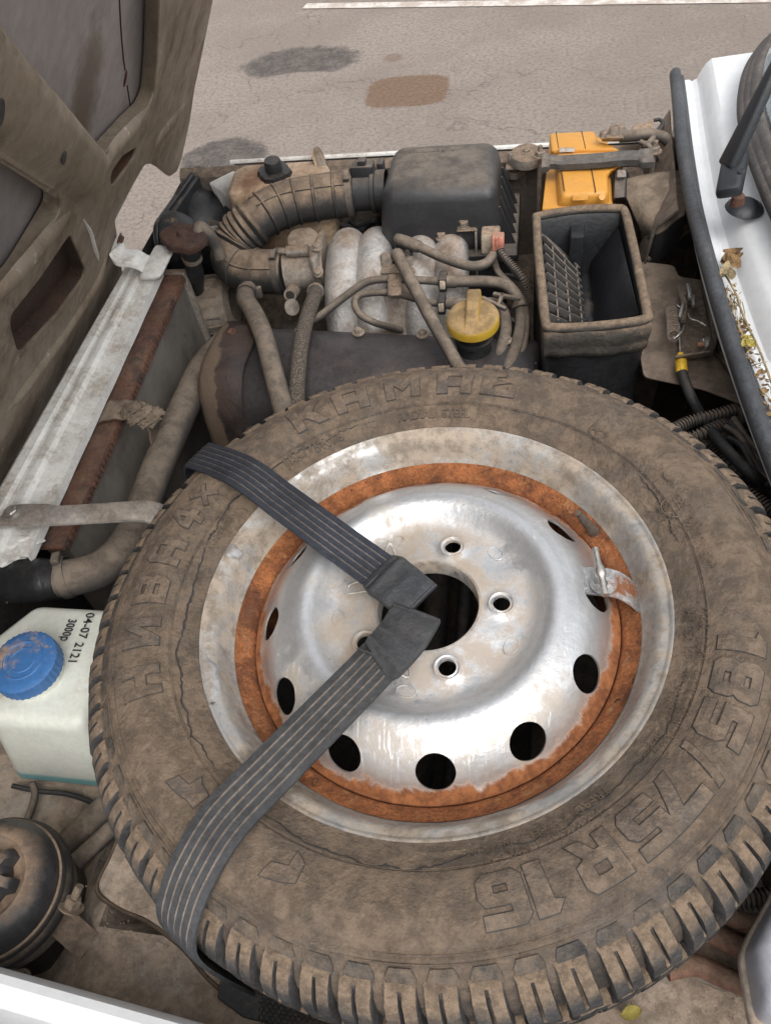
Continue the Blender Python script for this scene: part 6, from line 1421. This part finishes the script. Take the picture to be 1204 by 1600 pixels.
# ================================================================== dry leaves in the cowl gutter
lb = bmesh.new()
def leafq(b, c0, s, ax, up, curl):
    ax = ax.normalized(); sd = ax.cross(up).normalized(); n_ = sd.cross(ax); L = []
    for i in range(5):
        t_ = i / 4; w_ = s * .32 * math.sin(math.pi * (.08 + .88 * t_)) ; cc = c0 + ax * (t_ - .5) * s + n_ * (curl * s * (t_ - .5) ** 2)
        L.append([b.verts.new(cc - sd * w_ + n_ * curl * w_ * .6), b.verts.new(cc), b.verts.new(cc + sd * w_ + n_ * curl * w_ * .6)])
    for p, q in zip(L[:-1], L[1:]):
        for j in range(2): b.faces.new((p[j], p[j + 1], q[j + 1], q[j]))
def gut(y, off, z): return V((sx(y) + .018 + off, y, .992 + z))
for i in range(110):
    y = random.choice((random.gauss(.66, .03), random.gauss(.74, .03), random.uniform(.56, .88), random.gauss(.61, .03)))
    leafq(lb, gut(y, random.uniform(-.007, .008), random.uniform(.0, .010)), random.uniform(.004, .010), V((random.uniform(-1, 1), random.uniform(-1, 1), random.uniform(-.5, .6))), V((random.uniform(-.6, .6), random.uniform(-.6, .6), 1)), random.uniform(-.8, 1.2))
tag(bmo('leaf_litter', lb, m_dryleaf, None, 80), 'loose dry leaf litter lying in the cowl gutter', kind='stuff')
sb_ = bmesh.new()
for i in range(40):
    y = random.uniform(.56, .84); c0 = gut(y, random.uniform(-.006, .006), random.uniform(.002, .009)); d = V((random.uniform(-.4, .4), random.uniform(-1, 1), random.uniform(-.3, .3))).normalized() * random.uniform(.005, .016)
    tube('', [c0 - d, c0 + V((random.uniform(-.002, .002), 0, .002)), c0 + d], .0006, None, n=5, sub=2, bm=sb_)
tag(bmo('straw_litter', sb_, m_dryleaf2, None, 60), 'fine straw and stalks lying in the cowl gutter', kind='stuff')
tw = thing('dry_twig', 'thin dry twig lying along the cowl gutter', 'twig', gut(.75, 0, .006)); tube('stem', [gut(.87, -.004, .010), gut(.82, .002, .012), gut(.77, .002, .013), gut(.71, .006, .012), gut(.65, .006, .010), gut(.60, .008, .008)], .0012, m_dryleaf2, tw, n=6)
for k, (px, py, s) in enumerate(((1137, 408, .026), (1139, 432, .022), (1166, 532, .013))):
    lt = thing('dry_leaf', ('large curled dry leaf at the far end of the gutter litter', 'pale papery dry leaf beside the large curled one in the gutter', 'yellowish dry leaf in the middle of the gutter litter')[k], 'leaf', P(px, py, 1.0)); lb = bmesh.new()
    for j in range(5):
        leafq(lb, P(px, py, 1.005) + V((random.uniform(-.006, .006), random.uniform(-.008, .008), random.uniform(0, .006))), s * random.uniform(.6, 1), V((random.uniform(-1, 1), random.uniform(-.4, 1), random.uniform(0, .6))), V((-.4, random.uniform(-.5, .2), 1)), random.uniform(.3, 1.2))
    bmo('blade', lb, (m_dryleaf, m_dryleaf2, m_yleaf)[k], lt, 80)

# ================================================================== more of the engine's fittings
for k, (px, py) in enumerate(((470, 516), (560, 520), (660, 523), (790, 532))):
    bolt('cover_nut', P(px, py, .866), (0, 0, 1), .006, .008, m_alud, en, 1.6)
for px, py, z in ((362, 520, .876), (398, 512, .878), (352, 600, .80)): bolt('cover_bolt', P(px, py, z), (-.3, -.2, 1), .0055, .006, m_rust, en, 1.4)
al = thing('alternator', 'dusty finned alternator tucked behind the radiator far end', 'alternator', P(340, 480, .72))
ac = P(330, 478, .77); aax = V((1, .1, .05))
lathe('stator', [(.03, -.045), (.052, -.04), (.055, -.02), (.055, .02), (.050, .04), (.03, .045)], m_alud, al, ac, aax, 40)
lathe('pulley', [(.012, -.075), (.032, -.073), (.028, -.066), (.028, -.060), (.034, -.052), (.012, -.050)], m_dark, al, ac, aax, 36)
for k in range(10):
    a = math.pi * (k / 9) ; fr9 = frame(ac, aax); p0 = fr9 @ V((.054 * math.cos(a + 1.2), .054 * math.sin(a + 1.2), -.03)); p1 = fr9 @ V((.054 * math.cos(a + 1.2), .054 * math.sin(a + 1.2), .03)); tube('cooling_fin', [p0, p1], .003, m_alud, al, n=6)
bl = thing('drive_belt', 'black ribbed drive belt between the alternator and the engine front', 'belt', P(345, 470, .7))
tube('belt', [ac + V((-.062, -.03, .02)), ac + V((-.062, .0, .036)), ac + V((-.062, .03, .02)), ac + V((-.06, .02, -.10)), ac + V((-.06, -.06, -.18)), ac + V((-.06, -.06, -.1))], .006, m_hosec, bl, n=8, closed=True, flat=(1.6, (0, 0, 1)))
def wires(name, label, cat, paths, r, mat):
    t_ = thing(name, label, cat, P(*paths[0][0]))
    for k, pt in enumerate(paths): tube('wire', [P(*q) for q in pt], r * (1 + .25 * (k % 3)), mat, t_, n=8)
    return t_
wires('wiring_loom', 'taped wiring loom dipping between the intake duct and air filter', 'loom', [[(545, 345, .86), (560, 352, .85), (585, 345, .86), (600, 352, .84)], [(600, 330, .88), (580, 352, .84), (560, 372, .80)], [(520, 350, .84), (545, 356, .83), (575, 362, .82), (600, 372, .80)]], .0045, m_hosec)
wires('injector_wiring', 'thin dusty injector wires looping over the intake runners', 'wiring', [[(628, 385, .915), (634, 394, .915), (630, 402, .91), (620, 408, .905)], [(630, 378, .915), (640, 388, .915), (642, 398, .908), (636, 408, .90)], [(622, 390, .91), (616, 400, .905), (624, 412, .90)]], .0022, m_hosec)
wires('earth_cables', 'two thin dusty cables crossing the insulation behind the battery', 'wiring', [[(1022, 238, .97), (1030, 255, .95), (1028, 275, .93)], [(1000, 222, .985), (1012, 228, .985), (1020, 236, .98)], [(1005, 232, .98), (1015, 222, .985), (1022, 212, .985)]], .0034, m_hose)
wires('vacuum_line', 'thin black vacuum line behind the oil cap towards the ventilation box', 'hose', [[(742, 470, .88), (770, 485, .875), (800, 500, .87), (825, 520, .86)], [(760, 445, .875), (785, 432, .88), (812, 436, .885), (828, 452, .88)]], .0035, m_hosec)
